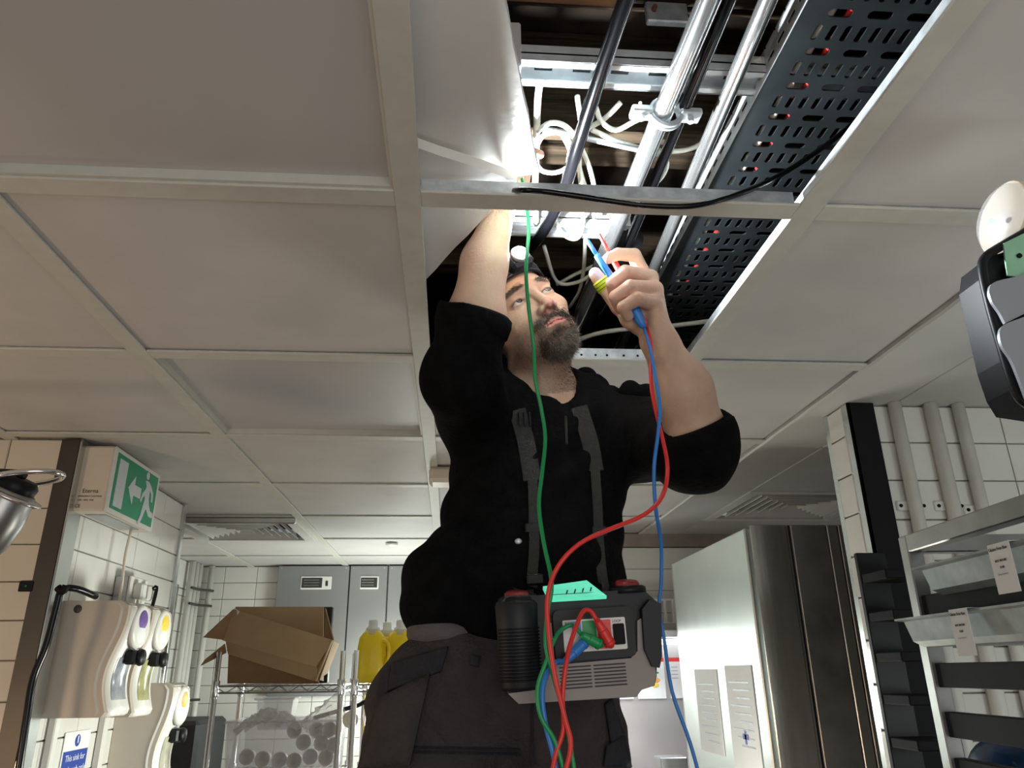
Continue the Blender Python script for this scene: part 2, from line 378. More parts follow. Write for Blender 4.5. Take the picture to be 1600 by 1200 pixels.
# ---- left recess wall
wl = struct('wall_left')
for a, b in (((-1.72, 3.1, 0), (-1.6, 3.75, Z(H)+.02)), ((-1.72, 4.62, 0), (-1.6, 5.1, Z(H)+.02)), ((-1.72, 3.75, Z(.50)), (-1.6, 4.62, Z(H)+.02))):
    G().box(a, b).out('backing', 'grout', wl)
G().bbox((-1.6, 3.72, Z(.49)), (-1.592, 4.98, Z(H)), .002).out('lintel_board', 'white_plastic', wl, label='smooth white board above doorway')
tiling(wl, (-1.6, 3.10, Z(H)-1.5), (0, 1, 0), (0, 0, 1), .62, 1.5, .2, .1, 'tile')
tiling(wl, (-1.6, 4.66, Z(H)-1.5), (0, 1, 0), (0, 0, 1), .3, 1.34, .2, .1, 'tile')
d1 = struct('door_1')
G().bbox((-1.78, 3.75, 0), (-1.74, 4.62, Z(.5)), .004).out('door_leaf', 'pink_panel', d1)
for y in (3.74, 4.60): G().bbox((-1.66, y, 0), (-1.585, y+.035, Z(.5)), .003).out('door_jamb', 'steel_bright', d1)
G().bbox((-1.74, 4.22, Z(-.2)), (-1.735, 4.36, Z(.28)), .002).out('glazed_strip', 'cream_plastic', d1)
# ---- left stub: tiled side face + cream tiled front face + steel corner trims
ws = struct('wall_front_left')
G().box((-3, 2.178, 0), (-1.088, 3.085, Z(H)+.01)).out('backing', 'grout', ws)
tiling(ws, (-1.088, 2.20, Z(H)-.002-1.1), (0, 1, 0), (0, 0, 1), .875, 1.1, .2, .1, 'tile', .085, 0)
tiling(ws, (-2.30, 2.178, Z(H)-.002-1.1), (1, 0, 0), (0, 0, 1), 1.178, 1.1, .2, .1, 'tile_cream', .03, 0)
t1 = struct('trim_2')
G().bbox((-1.128, 2.166, 0), (-1.074, 2.176, Z(H)-.001), .001).out('corner_plate', 'steel_dark', t1)
G().bbox((-1.078, 2.166, 0), (-1.070, 2.240, Z(H)-.001), .001).out('corner_return', 'steel_bright', t1)
G().bbox((-1.080, 3.07, 0), (-1.071, 3.10, Z(H)-.001), .001).out('end_trim', 'steel_bright', t1)
G().bbox((-1.12, 3.094, 0), (-1.073, 3.102, Z(H)-.001), .001).out('end_trim', 'steel_dark', t1)
# ---- right partition with tiles, end cap and steel trims
wr = struct('wall_right')
YW = 1.775
G().box((1.03, YW+.008, 0), (3.2, 1.875, Z(H)+.01)).out('backing', 'grout', wr)
tiling(wr, (1.075, YW+.008, Z(H)-.004-1.3), (1, 0, 0), (0, 0, 1), 1.25, 1.3, .2, .1, 'tile', .168, 0)
tiling(wr, (1.022, 1.873, Z(H)-.004-1.3), (0, -1, 0), (0, 0, 1), .086, 1.3, .2, .1, 'tile', .3, .02)
t2 = struct('trim_3')
G().bbox((1.016, 1.757, 0), (1.024, 1.795, Z(H)-.003), .001).out('corner_return', 'steel_bright', t2)
G().bbox((1.016, 1.757, 0), (1.088, 1.764, Z(H)-.003), .001).out('corner_plate', 'black_rubber', t2)
G().bbox((1.014, 1.862, 0), (1.024, 1.885, Z(H)-.003), .001).out('far_corner_trim', 'steel_bright', t2)
for r in range(9):
    G().bbox((1.100, 1.72, Z(.02)-.095*r), (1.112, 1.735, Z(.05)-.095*r), .001) if False else None

# ================================================================ ABOVE THE OPENING
ta = thing('ceiling_tile', 'lower of two lifted ceiling tiles, crumbly edged, lying askew across the grid bar', 'ceiling tile', tuple(V(808, 285, H+.03)))
def tile_slab(corner, ang, th, parent, sx=-1, L=.595, tilt=0, sy=1):
    c, s = math.cos(ang), math.sin(ang); R = np.array([[c, -s, 0], [s, c, 0], [0, 0, 1.]])
    T_ = np.array([[math.cos(tilt), 0, math.sin(tilt)], [0, 1, 0], [-math.sin(tilt), 0, math.cos(tilt)]])
    n = 14; g = G(); v = []
    x0, x1 = (-L, 0); y0, y1 = (0, L) if sy > 0 else (-L, 0)
    per = []
    for k in range(n): per.append((x0+(x1-x0)*k/n, y0))
    for k in range(n): per.append((x1, y0+(y1-y0)*k/n))
    for k in range(n): per.append((x1-(x1-x0)*k/n, y1))
    for k in range(n): per.append((x0, y1-(y1-y0)*k/n))
    per = [(x+random.uniform(-.0014, .0014), y+random.uniform(-.0014, .0014)) for x, y in per]
    low = [(x, y, 0) for x, y in per]; v = [(R@T_@np.array(p))+corner for p in low]
    g.prism(v, R@T_@np.array([0, 0, th]))
    return g
g = tile_slab(V(808, 283, H+.040), math.radians(25), .017, ta); g.out('slab', 'tile_painted_lit', ta)
tb = thing('ceiling_tile', 'upper of two lifted ceiling tiles, pushed furthest left, smooth with a long bare edge by the dark opening', 'ceiling tile', tuple(V(843, 272, H+.064)))
g = tile_slab(V(843, 272, H+.064), math.radians(-13.5), .015, tb, sy=-1); g.out('slab', 'tile_painted_lit', tb)

# cable tray
def tray():
    h = Z(.85); xa, xb = .472, .70; t = thing('cable_tray', 'dark perforated steel cable tray running over the open ceiling', 'cable tray', (xa, -.4, h))
    sys_ = .021; g = G(); pit = .0695; y = -.35
    def cell(x0, x1, y0, y1, cx, cy, lx, ly):
        n = 12; inn, outp = [], []
        r = min(lx, ly)/2; 
        for k in range(n):
            a = 2*math.pi*(k+.5)/n; ca, sa = math.cos(a), math.sin(a)
            ix = cx+(lx/2-r)*np.sign(ca)+r*ca; iy = cy+(ly/2-r)*np.sign(sa)+r*sa
            s_ = 1/max(abs(ca), abs(sa)); ox = (x0+x1)/2+(x1-x0)/2*ca*s_; oy = (y0+y1)/2+(y1-y0)/2*sa*s_
            inn.append((ix, iy, h)); outp.append((ox, oy, h))
        # snap nearest outer points to the corners
        for cxr, cyr in ((x0, y0), (x1, y0), (x0, y1), (x1, y1)):
            kk = min(range(n), key=lambda q: (outp[q][0]-cxr)**2/(x1-x0)**2+(outp[q][1]-cyr)**2/(y1-y0)**2); outp[kk] = (cxr, cyr, h)
        g.add(outp+inn, [(k, (k+1) % n, n+(k+1) % n, n+k) for k in range(n)])
        up = [(p[0], p[1], h+.0025) for p in inn]
        g.add(inn+up, [(k, (k+1) % n, n+(k+1) % n, n+k) for k in range(n)])
    m0 = xa+.026; m1 = m0+sys_*8+.006
    while y < 3.0:
        g.add([(xa, y, h), (m0, y, h), (m0, y+pit, h), (xa, y+pit, h)], [(0, 1, 2, 3)]); g.add([(m1, y, h), (xb, y, h), (xb, y+pit, h), (m1, y+pit, h)], [(0, 1, 2, 3)])
        w8 = (m1-m0)/8
        for k in range(8): cell(m0+w8*k, m0+w8*(k+1), y, y+.040, m0+w8*(k+.5), y+.02, .0098, .028)
        w3 = (m1-m0)/3
        for k in range(3): cell(m0+w3*k, m0+w3*(k+1), y+.040, y+pit, m0+w3*(k+.5), y+.055, .036, .0145)
        y += pit
    g.out('base_sheet', 'tray', t)
    for x, nm in ((xa, 'flange'), (xb, 'flange')):
        f = G(); z0 = h; z1 = h+.048; y = -.35
        while y < 3.0:
            for a, b, c, d in ((y, y+.0367, z0, z0+.016), (y, y+.0367, z0+.024, z1-.004), (y, y+.012, z0+.016, z0+.024)): f.box((x-.0008, a, c), (x+.0008, b, d))
            f.box((x-.0008, y+.002, z1-.004), (x+.0008, y+.034, z1))
            y += .0367
        f.out(nm, 'galv_bright', t)
    return t
tray()
for (x, c, r, lab) in ((.520, 'white_cable', .007, 'white cable lying in the perforated tray, seen through its slots'), (.546, 'red', .0045, 'red fire alarm cable lying in the perforated tray, seen through its slots')):
    g = G().tube([(x+.003*math.sin(k*1.3), y, Z(.85)+.0035+r) for k, y in enumerate(np.linspace(-.3, 2.8, 26))], r, 10)
    tag(g.out('electrical_cable', c, None, True), lab, 'cable')
# conduits
def pipe(name, pts, r, m, label, cat='pipe', n=16):
    g = G().tube(pts, r, n, smoothn=4); return tag(g.out(name, m, None, True), label, cat)
def ext(p, q, a, b): p = np.array(p); q = np.array(q); return [p+(q-p)*t for t in np.linspace(a, b, 6)]
c1 = pipe('steel_conduit', ext(V(1108, 0, .83), V(973, 330, .83), -.8, 2.9), .0165, 'chrome', 'thicker bright steel conduit held by the clamp in the open ceiling')
c2 = pipe('steel_conduit', ext(V(1200, 0, .84), V(1060, 330, .84), -.8, 2.9), .0125, 'chrome', 'thinner bright steel conduit beside the cable tray')
c3 = pipe('black_cable', [V(1000, -60, .82), V(978, 0, .82), V(940, 110, .82), V(905, 220, .82), V(880, 300, .82), V(850, 360, .83), V(822, 395, .85), V(790, 430, .87)], .0115, 'black_cable', 'thick glossy black cable crossing in front of the steel strut', 'cable')
c4 = pipe('dark_hose', ext(V(1139, 0, .84), V(1003, 330, .84), -.6, 2.6), .010, 'black_cable', 'thick black cable hidden right behind the thicker steel conduit', 'cable')
# struts
def strut(name, y, h, x0, x1, label):
    t = thing(name, label, 'strut', (x0, y, Z(h)))
    g = G(); g.box((x0, y-.026, Z(h)), (x1, y-.014, Z(h)+.0025)); g.box((x0, y+.014, Z(h)), (x1, y+.026, Z(h)+.0025))
    g.box((x0, y-.0265, Z(h)), (x1, y-.024, Z(h)+.030)); g.box((x0, y+.024, Z(h)), (x1, y+.0265, Z(h)+.030)); g.box((x0, y-.0265, Z(h)+.013), (x1, y+.0265, Z(h)+.016))
    g.out('channel', 'galv_bright', t)
    k = x0+.03
    while k < x1-.06: G().bbox((k, y-.006, Z(h)+.0120), (k+.028, y+.006, Z(h)+.0135), .0005).out('slot', 'tray', t); k += .06
    return t
st = strut('strut_channel', .895, .858, .085, .72, 'bright galvanised strut channel across the front of the opening')
G().bbox((.062, .865, Z(.845)), (.092, .925, Z(.93)), .003).out('end_plate', 'white_plastic', st, label='pale square end plate')
strut('strut_channel', 1.335, .862, .05, .36, 'dull galvanised strut channel above the raised face')
# clamp on conduit 1
cc = V(1040, 178, .83); cl = thing('conduit_clamp', 'steel saddle clamp with bolts gripping the thicker conduit', 'clamp', tuple(cc))
ax = (np.array(V(973, 330, .83))-np.array(V(1108, 0, .83))); ax /= np.linalg.norm(ax); sx = np.cross(ax, [0, 0, 1.]); sx /= np.linalg.norm(sx)
g = G()
for k in range(2):
    A = [cc+.0245*(math.cos(a)*sx+math.sin(a)*np.array([0, 0, 1.])) for a in np.linspace(0, 2*math.pi, 22)]
    g.tube([p+ax*(k*.008-.004) for p in A], .005, 6)
g.out('ring', 'galv', cl, True)
for s_ in (-1, 1):
    q = cc+sx*s_*.040; G().bbox((-.014, -.011, -.004), (.014, .011, .004), .002, None, None).out('x', 'galv', cl) if False else None
    R = np.column_stack([sx, ax, [0, 0, 1.]]); G().bbox((-.017, -.013, -.006), (.017, .013, .006), .002, R, q).out('lug', 'galv', cl)
    G().lathe([(.0055, -.014), (.0055, -.006), (.003, -.006), (.003, .02)], q, (0, 0, 1), 6).out('bolt', 'galv', cl)
G().tube([cc+np.array([0, 0, .02]), cc+np.array([-.0, .01, .11])], .005, 8).out('threaded_rod', 'galv', cl, True)
G().bbox((cc[0]-.045, .845, Z(.925)), (cc[0]+.02, .857, Z(.965)), .002).out('fixing_plate', 'galv', cl)
G().lathe([(.009, 0), (.009, .008)], (cc[0]-.012, cc[1]+.006, cc[2]+.085), (0, 0, 1), 6).out('nut', 'galv', cl)
G().lathe([(.004, 0), (.004, .01)], (cc[0]-.034, .846, Z(.945)), (0, -1, 0), 6).out('bolt', 'wood_edge', cl, label='brass coloured screw')
# thin bar behind
pipe('steel_bar', [V(835, 198, .87), V(1000, 234, .87), V(1035, 242, .87)], .0055, 'galv', 'thin flat steel bar slanting behind the looped white cables', 'bar', 6)
# white cables
WC = [([(845, 120, .88), (840, 160, .87), (838, 230, .86), (836, 300, .85), (838, 350, .85)], 'white cable dropping straight down along the lifted tiles'),
      ([(902, 150, .88), (908, 200, .87), (905, 260, .86), (912, 330, .86), (905, 370, .86), (885, 370, .86), (868, 345, .86), (860, 300, .86)], 'white cable looping under the cross bar by the green lead'),
      ([(930, 165, .88), (940, 190, .87), (962, 203, .87), (990, 190, .87), (1010, 180, .88)], 'short white cable sagging between strut and clamp'),
      ([(970, 160, .89), (945, 185, .88), (915, 205, .88), (890, 240, .87), (888, 300, .87)], 'white cable slanting down left from the strut'),
      ([(840, 205, .86), (860, 192, .86), (885, 198, .86), (905, 225, .86), (922, 265, .86), (930, 305, .86), (928, 340, .86)], 'outer white coil crossing behind the black cable'),
      ([(880, 212, .865), (892, 240, .865), (885, 262, .865), (862, 270, .865), (842, 262, .865), (838, 235, .865), (848, 212, .865), (870, 205, .865)], 'small round coil of white cable beside the lifted tiles'),
      ([(885, 215, .87), (900, 245, .87), (912, 285, .87), (925, 320, .87)], 'white cable running inside the outer coil'),
      ([(925, 203, .875), (965, 220, .875), (1010, 233, .875), (1060, 236, .875), (1095, 225, .88), (1125, 195, .88), (1130, 165, .88)], 'white cable sweeping right under the clamp to the tray'),
      ([(1010, 300, .87), (1035, 275, .87), (1042, 255, .87), (1035, 240, .87), (1025, 235, .87)], 'white cable hooking out from behind the thicker conduit'),
      ([(1070, 145, .88), (1110, 125, .88), (1150, 108, .88), (1190, 92, .88)], 'white cable rising right from the strut towards the tray'),
      ([(850, 385, .86), (870, 440, .86), (905, 440, .86), (935, 420, .86), (960, 400, .86)], 'white cable curving behind the raised face'),
      ([(915, 370, .87), (912, 420, .87), (905, 455, .87), (890, 480, .87)], 'white cable hanging down right of the face'),
      ([(870, 445, .88), (900, 428, .88), (940, 410, .88), (965, 395, .88)], 'second white cable crossing right behind the face'),
      ([(985, 335, .86), (955, 345, .86), (945, 370, .86), (955, 400, .86)], 'white cable bent round beside the red probe tip'),
      ([(880, 540, .80), (930, 522, .80), (980, 514, .80), (1040, 510, .80), (1100, 503, .80), (1140, 498, .80)], 'long white cable running level behind beard and wrist')]
for pts, lab in WC: pipe('white_cable', [V(*p) for p in pts], .0045 if 'long' not in lab else .006, 'white_cable', lab, 'cable', 8)
# thin black lead lying over the near cross bar
pipe('black_lead', [V(790, 300, .72), W(812, 297, .897), W(850, 299, .897), W(900, 306, .897), W(960, 315, .897), W(1010, 321, .897), W(1080, 322, .897), W(1140, 308, .90), W(1200, 284, .92), V(1260, 248, .73), V(1310, 212, .76), V(1355, 172, .80), V(1400, 120, .815), V(1450, 55, .825), V(1500, -20, .83)], .0042, 'black_cable', 'thin black lead sagging over the near cross bar up towards the tray', 'cable', 8)
pipe('dark_hose', [V(905, 545, .86), V(925, 470, .86), V(950, 430, .86), V(985, 370, .86)], .03, 'black_rubber', 'fat matt black trunking in shadow between face and hand', 'trunking', 12)

# ================================================================ PERSON (signed distance surfaces)
def lerp(a, b, t): return a+(b-a)*t
def cone(P, a, b, ra, rb):
    a = np.array(a); b = np.array(b); ab = b-a; t = np.clip(((P-a)@ab)/ab.dot(ab), 0, 1)
    return np.linalg.norm(P-a-t[:, None]*ab, axis=1)-(ra+(rb-ra)*t)
def ell(P, c, r, R=None):
    q = P-np.array(c)
    if R is not None: q = q@R                    # columns of R are the local axes
    r = np.array(r); k0 = np.linalg.norm(q/r, axis=1); k1 = np.linalg.norm(q/(r*r), axis=1)+1e-9
    return k0*(k0-1)/k1
def smin(a, b, k):
    if k <= 0: return np.minimum(a, b)
    h = np.clip(.5+.5*(b-a)/k, 0, 1); return b+(a-b)*h-k*h*(1-h)
def smax(a, b, k): return -smin(-a, -b, k)
class SDF:
    def __init__(s): s.p = []
    def c(s, a, b, ra, rb=None, k=.01, op='u', clip=None): s.p.append(('c', np.array(a, float), np.array(b, float), ra, ra if rb is None else rb, k, op, clip)); return s
    def e(s, c, r, R=None, k=.01, op='u', clip=None): s.p.append(('e', np.array(c, float), np.array([r]*3 if np.isscalar(r) else r, float), R, 0, k, op, clip)); return s
    def chain(s, pts, rs, k=.01, k1=None):
        for i in range(len(pts)-1): s.c(pts[i], pts[i+1], rs[i], rs[i+1], (k1 if (i and k1 is not None) else k))
        return s
    def bb(s, q):
        if q[0] == 'c': r = max(q[3], q[4])+.03; return np.minimum(q[1], q[2])-r, np.maximum(q[1], q[2])+r
        r = q[2].max()+.03; return q[1]-r, q[1]+r
    def __call__(s, P, disp=None):
        d = np.full(len(P), .08)
        if not len(P): return d
        lo, hi = P.min(0), P.max(0)
        for q in s.p:
            a, b = s.bb(q)
            if (a > hi).any() or (b < lo).any(): continue
            ins = np.all((P >= a) & (P <= b), axis=1)
            if not ins.any(): continue
            Q = P[ins]
            e = cone(Q, q[1], q[2], q[3], q[4]) if q[0] == 'c' else ell(Q, q[1], q[2], q[3])
            if q[7] is not None: e = np.maximum(e, (Q-np.array(q[7][0]))@np.array(q[7][1]))
            d[ins] = smin(d[ins], e, q[5]) if q[6] == 'u' else smax(d[ins], -e, q[5])
        if disp is not None: d = d+disp(P)
        return d
def surf(f, lo, hi, res, it=2):
    lo = np.array(lo, float); hi = np.array(hi, float); n = np.ceil((hi-lo)/res).astype(int)+1
    def evalg(org, shape, st, step):
        pass
    # coarse pass finds active blocks
    B = 6; nb = np.ceil(n/B).astype(int); bc = np.stack(np.meshgrid(*[np.arange(k) for k in nb], indexing='ij'), -1).reshape(-1, 3)
    cen = lo+(bc*B+B/2)*res; dc = f(cen); act = bc[np.abs(dc) < B*res*1.3+.008]
    D = np.full(tuple(n), 1., np.float32)
    # sign fill for inactive blocks
    sgn = {}
    full = np.where(dc < 0, -1., 1.).reshape(tuple(nb)); D = np.kron(full, np.ones((B, B, B)))[:n[0], :n[1], :n[2]].astype(np.float32)
    off = np.stack(np.meshgrid(*[np.arange(B)]*3, indexing='ij'), -1).reshape(-1, 3)
    for s0 in range(0, len(act), 600):
        idx = (act[s0:s0+600, None, :]*B+off[None]).reshape(-1, 3); idx = idx[np.all(idx < n, axis=1)]
        D[idx[:, 0], idx[:, 1], idx[:, 2]] = f(lo+idx*res)
    neg = D < 0
    c = np.zeros(tuple(n-1), np.int8)
    for dx in (0, 1):
        for dy in (0, 1):
            for dz in (0, 1): c += neg[dx:n[0]-1+dx, dy:n[1]-1+dy, dz:n[2]-1+dz]
    cells = np.argwhere((c > 0) & (c < 8)); idm = -np.ones(tuple(n-1), np.int64); idm[tuple(cells.T)] = np.arange(len(cells))
    acc = np.zeros((len(cells), 3)); cnt = np.zeros(len(cells)); crn = [(a, b, e) for a in (0, 1) for b in (0, 1) for e in (0, 1)]
    for a in crn:
        for ax_ in range(3):
            if a[ax_]: continue
            b = list(a); b[ax_] = 1
            da = D[tuple((cells+a).T)]; db = D[tuple((cells+b).T)]; m = (da < 0) != (db < 0); t = np.where(m, da/(da-db+1e-12), 0)
            p = np.array(a, float)[None]+0*acc; p[:, ax_] += t; acc[m] += p[m]; cnt[m] += 1
    Vv = lo+(cells+acc/cnt[:, None])*res; faces = []
    for ax_ in range(3):
        o1, o2 = [k for k in range(3) if k != ax_]
        sl0 = [slice(None)]*3; sl1 = [slice(None)]*3; sl0[ax_] = slice(0, -1); sl1[ax_] = slice(1, None)
        ed = np.argwhere(neg[tuple(sl0)] != neg[tuple(sl1)])
        ed = ed[(ed[:, o1] > 0) & (ed[:, o2] > 0) & (ed[:, o1] < n[o1]-1) & (ed[:, o2] < n[o2]-1)]
        q = []
        for a, b in ((-1, -1), (0, -1), (0, 0), (-1, 0)):
            e = ed.copy(); e[:, o1] += a; e[:, o2] += b; q.append(idm[tuple(e.T)])
        q = np.stack(q, 1); q = q[(q >= 0).all(1)]; faces.append(q)
    Fq = np.vstack(faces)
    for _ in range(it):
        e = res*.35; d0 = f(Vv); g_ = np.stack([f(Vv+np.eye(3)[k]*e)-f(Vv-np.eye(3)[k]*e) for k in range(3)], 1)/(2*e)
        st_ = d0[:, None]*g_/(np.maximum((g_*g_).sum(1), .2)[:, None]); L = np.linalg.norm(st_, axis=1); st_ *= np.minimum(1, res*.8/(L+1e-9))[:, None]; Vv = Vv-st_
    return Vv, Fq

# --- head frame in camera space -> world
def camv(v): v = np.array(v, float); return v[0]*RT+v[1]*UP-v[2]*FW
HX = camv((.82, .38, -.407)); HX /= np.linalg.norm(HX)
HU = camv((-.53, .79, -.32)); HU -= HX*HU.dot(HX); HU /= np.linalg.norm(HU); HF = np.cross(HU, HX); HF = np.cross(HX, HU)
if HF.dot(-FW) < 0: HF = -HF
RH = np.column_stack([HX, HF, HU])
HC = W(833, 463, 1.215)-HF*.082
hl = lambda x, y, z: HC+HX*x+HF*y+HU*z
body = SDF()
# cranium, face, jaw
body.e(hl(0, -.012, .035), (.074, .096, .084), RH)
body.e(hl(0, .030, -.028), (.064, .062, .080), RH, .03)
body.e(hl(0, .028, -.075), (.056, .056, .036), RH, .025)
body.e(hl(0, .070, -.098), (.026, .022, .020), RH, .02)
body.e(hl(0, .060, -.065), (.036, .032, .035), RH, .02)
for s in (-1, 1):
    body.e(hl(s*.045, .055, -.024), (.020, .018, .015), RH, .02)
    body.c(hl(s*.010, .090, .021), hl(s*.046, .070, .023), .009, .007, .014)
    body.e(hl(s*.032, .104, -.001), (.021, .022, .014), RH, .012, 's')
    body.e(hl(s*.032, .0725, -.001), .0150, None, .004)
    body.e(hl(s*.032, .0880, -.0015), (.0130, .011, .0049), RH, .0008, 's')
    body.e(hl(s*.079, -.012, -.012), (.008, .019, .031), RH, .008)
    body.e(hl(s*.086, -.006, -.008), (.005, .010, .018), RH, .004, 's')
# nose, mouth
body.c(hl(0, .087, .012), hl(0, .107, -.033), .0072, .0092, .010)
body.e(hl(0, .1100, -.036), (.0108, .0095, .0092), RH, .008)
for s in (-1, 1):
    body.e(hl(s*.0135, .098, -.041), (.0078, .011, .0082), RH, .006)
    body.e(hl(s*.0078, .103, -.0495), (.0048, .0080, .0058), RH, .002, 's')
for s in (-1, 1):
    body.c(hl(s*.023, .083, -.0705), hl(s*.006, .0955, -.066), .0030, .0046, .006)
    body.c(hl(s*.021, .083, -.0730), hl(0, .0945, -.0755), .0030, .0060, .006)
    body.c(hl(s*.024, .086, -.0715), hl(0, .1005, -.0706), .0011, .0013, .0028, 's')
body.e(hl(0, .088, -.091), (.02, .01, .005), RH, .01, 's')
# neck
NB = W(850, 640, 1.335)
body.c(hl(0, -.028, -.060), NB, .056, .062, .03)
body.c(hl(0, .022, -.105), NB+np.array([.0, -.045, .02]), .018, .016, .03)
# torso + upper arms (mostly under the clothes)
SR = W(755, 655, 1.30); SL = W(1000, 684, 1.345)
ER = W(716, 590, 1.15); WRR = W(783, 322, 1.07); ERm = W(744, 500, 1.115)
EL = W(1093, 690, 1.16); WRL = W(1030, 533, 1.10)
body.e(W(845, 700, 1.37), (.155, .09, .15), None, .04)
body.e(W(828, 830, 1.34), (.145, .09, .15), None, .05)
body.e(W(800, 960, 1.27), (.155, .10, .13), None, .05)
body.c(W(850, 655, 1.35), SR, .05, .044, .05); body.c(W(850, 670, 1.36), SL, .05, .044, .05)
body.c(SR, ER, .042, .042, .03); body.c(SL, EL, .044, .044, .03)
# right forearm (raised through the opening) and hand
body.c(ER, ERm, .044, .047, .02); body.c(ERm, W(757, 410, 1.09), .047, .0365, .02); body.c(W(757, 410, 1.09), WRR, .0365, .0235, .02)

pr = [W(x, y, Y) for x, y, Y in ((790, 272, 1.085), (797, 266, 1.07), (804, 266, 1.055), (811, 270, 1.045))]
for q in pr: body.c(WRR+(q-pr[1])*.5, q, .015, .011, .012)
for q, e1, e2 in zip(pr, ((6, -14), (8, -18), (9, -17), (8, -13)), ((16, -4), (20, -6), (20, -5), (16, -2))):
    q1 = q+np.array([.006, -.0, .026]); q2 = q1+np.array([.016, -.012, .008]); q3 = q2+np.array([.012, -.010, -.012])
    body.chain([q, q1, q2, q3], [.0100, .0088, .0080, .0072], .004, .002)
body.chain([WRR+np.array([.015, 0, .01]), WRR+np.array([.036, -.005, .030]), WRR+np.array([.040, -.014, .058]), WRR+np.array([.036, -.02, .078])], [.014, .0115, .0105, .0085], .008, .003)
# left forearm + hand holding the probes
ML = W(1066, 610, 1.13)
body.c(EL, ML, .047, .045, .03); body.c(ML, WRL, .044, .0285, .03); body.e(WRL+np.array([0, .0, .0]), (.030, .022, .026), None, .015)
# small lift of the forearm belly
kn = [W(1002, 424, 1.095), W(1016, 434, 1.080), W(1023, 452, 1.068), W(1022, 474, 1.062)]
for i, q in enumerate(kn):
    b0 = WRL+(kn[i]-kn[1])*.45; body.c(b0, q, .0175, .0128, .014)
body.e(W(1005, 470, 1.085), (.026, .020, .034), None, .015)
body.e(W(985, 492, 1.088), (.020, .018, .026), None, .015)
fing = [([(1002, 424, 1.095), (991, 399, 1.080), (966, 397, 1.070), (950, 404, 1.066)], [.0135, .0118, .0104, .0088]),
        ([(1016, 434, 1.080), (977, 426, 1.050), (957, 443, 1.058), (960, 461, 1.075)], [.0140, .0126, .0112, .0095]),
        ([(1023, 452, 1.068), (985, 449, 1.040), (962, 464, 1.052), (967, 482, 1.070)], [.0140, .0124, .0110, .0094]),
        ([(1022, 474, 1.062), (996, 467, 1.036), (974, 480, 1.044), (981, 494, 1.060)], [.0132, .0116, .0102, .0090])]
for pts, rs in fing: body.chain([W(*p) for p in pts], rs, .0035, .0015)
thumb = [(1000, 505, 1.10), (968, 478, 1.10), (944, 447, 1.095), (930, 428, 1.088)]
body.chain([W(*p) for p in thumb], [.020, .0150, .0132, .0108], .010, .004)
# hips and legs
HP = W(775, 1075, 1.25); FZ = .80
body.e(HP, (.165, .10, .10), None, .05)
for s, fx in ((-1, -.08), (1, .24)):
    hp = HP+np.array([s*.085, 0, -.06]); kn_ = np.array([fx+.01, 1.26, 1.24]); an = np.array([fx, 1.33, FZ+.09])
    body.c(hp, kn_, .078, .052, .03); body.c(kn_, an, .052, .036, .02)
    body.c(an, an+np.array([0, -.13, -.05]), .035, .028, .02)

pz = thing('person', 'bearded man in black hoodie and charcoal work trousers reaching up into the open ceiling', 'person', (.08, 1.3, FZ))
vs, fs, off = [], [], 0
def addbox(lo, hi, res):
    global off
    v, f = surf(body, lo, hi, res); vs.append(v); fs.append(f+off); off += len(v)
zh = lambda *a: W(*a)[2]
hb0, hb1 = HC-np.array([.14, .135, .16]), HC+np.array([.13, .14, .15]); hb1[0] = min(hb1[0], .245)
addbox(hb0, hb1, .0024)
lh0, lh1 = np.array([.214, 1.0, Z(.455)]), np.array([.40, 1.15, Z(.70)])
addbox(lh0, lh1, .0022)
addbox([.27, 1.04, Z(.24)], [.50, 1.24, lh0[2]+.004], .0045)
addbox([-.06, 1.0, Z(.40)], [.20, 1.20, Z(.88)], .0040) if False else None
addbox([-.08, 1.0, Z(.40)], [hb0[0]+.0, 1.24, Z(.64)], .0045) if hb0[0] > -.08 else None
RHB = np.array([[-.08, .98, Z(.40)], [.18, 1.165, Z(.90)]])
addbox([-.08, .98, Z(.38)], [.18, hb0[1]+.004, Z(.90)], .0032)
addbox([-.08, hb0[1], hb1[2]-.004], [.18, 1.2, Z(.90)], .0032)
addbox([-.35, 1.02, FZ-.02], [.55, 1.55, hb0[2]+.004], .010)
VB = np.vstack(vs); FB = np.vstack(fs)
base = OFF[pz.name]
me = bpy.data.meshes.new('body'); me.from_pydata((VB-base).tolist(), [], FB.tolist()); me.materials.append(M['skin'])
bm = bmesh.new(); bm.from_mesh(me); bmesh.ops.remove_doubles(bm, verts=bm.verts, dist=.0004); bmesh.ops.recalc_face_normals(bm, faces=bm.faces); bm.to_mesh(me); bm.free()
me.polygons.foreach_set('use_smooth', [True]*len(me.polygons))
bo = bpy.data.objects.new('body', me); COL.objects.link(bo); bo.parent = pz; OFF[bo.name] = base
vv = np.empty(len(me.vertices)*3); me.vertices.foreach_get('co', vv); vv = vv.reshape(-1, 3)+base
L = (vv-HC)@RH; near = (np.linalg.norm(vv-HC, axis=1) < .17)
tone = np.tile(np.array([.56, .36, .255]), (len(vv), 1))
def blend(mask, c): global tone; mask = np.clip(mask, 0, 1)[:, None]; tone = tone*(1-mask)+np.array(c)*mask
x, y, z = L[:, 0], L[:, 1], L[:, 2]; ss = lambda a, b, t: np.clip((t-a)/(b-a), 0, 1)
ax_ = np.abs(x)
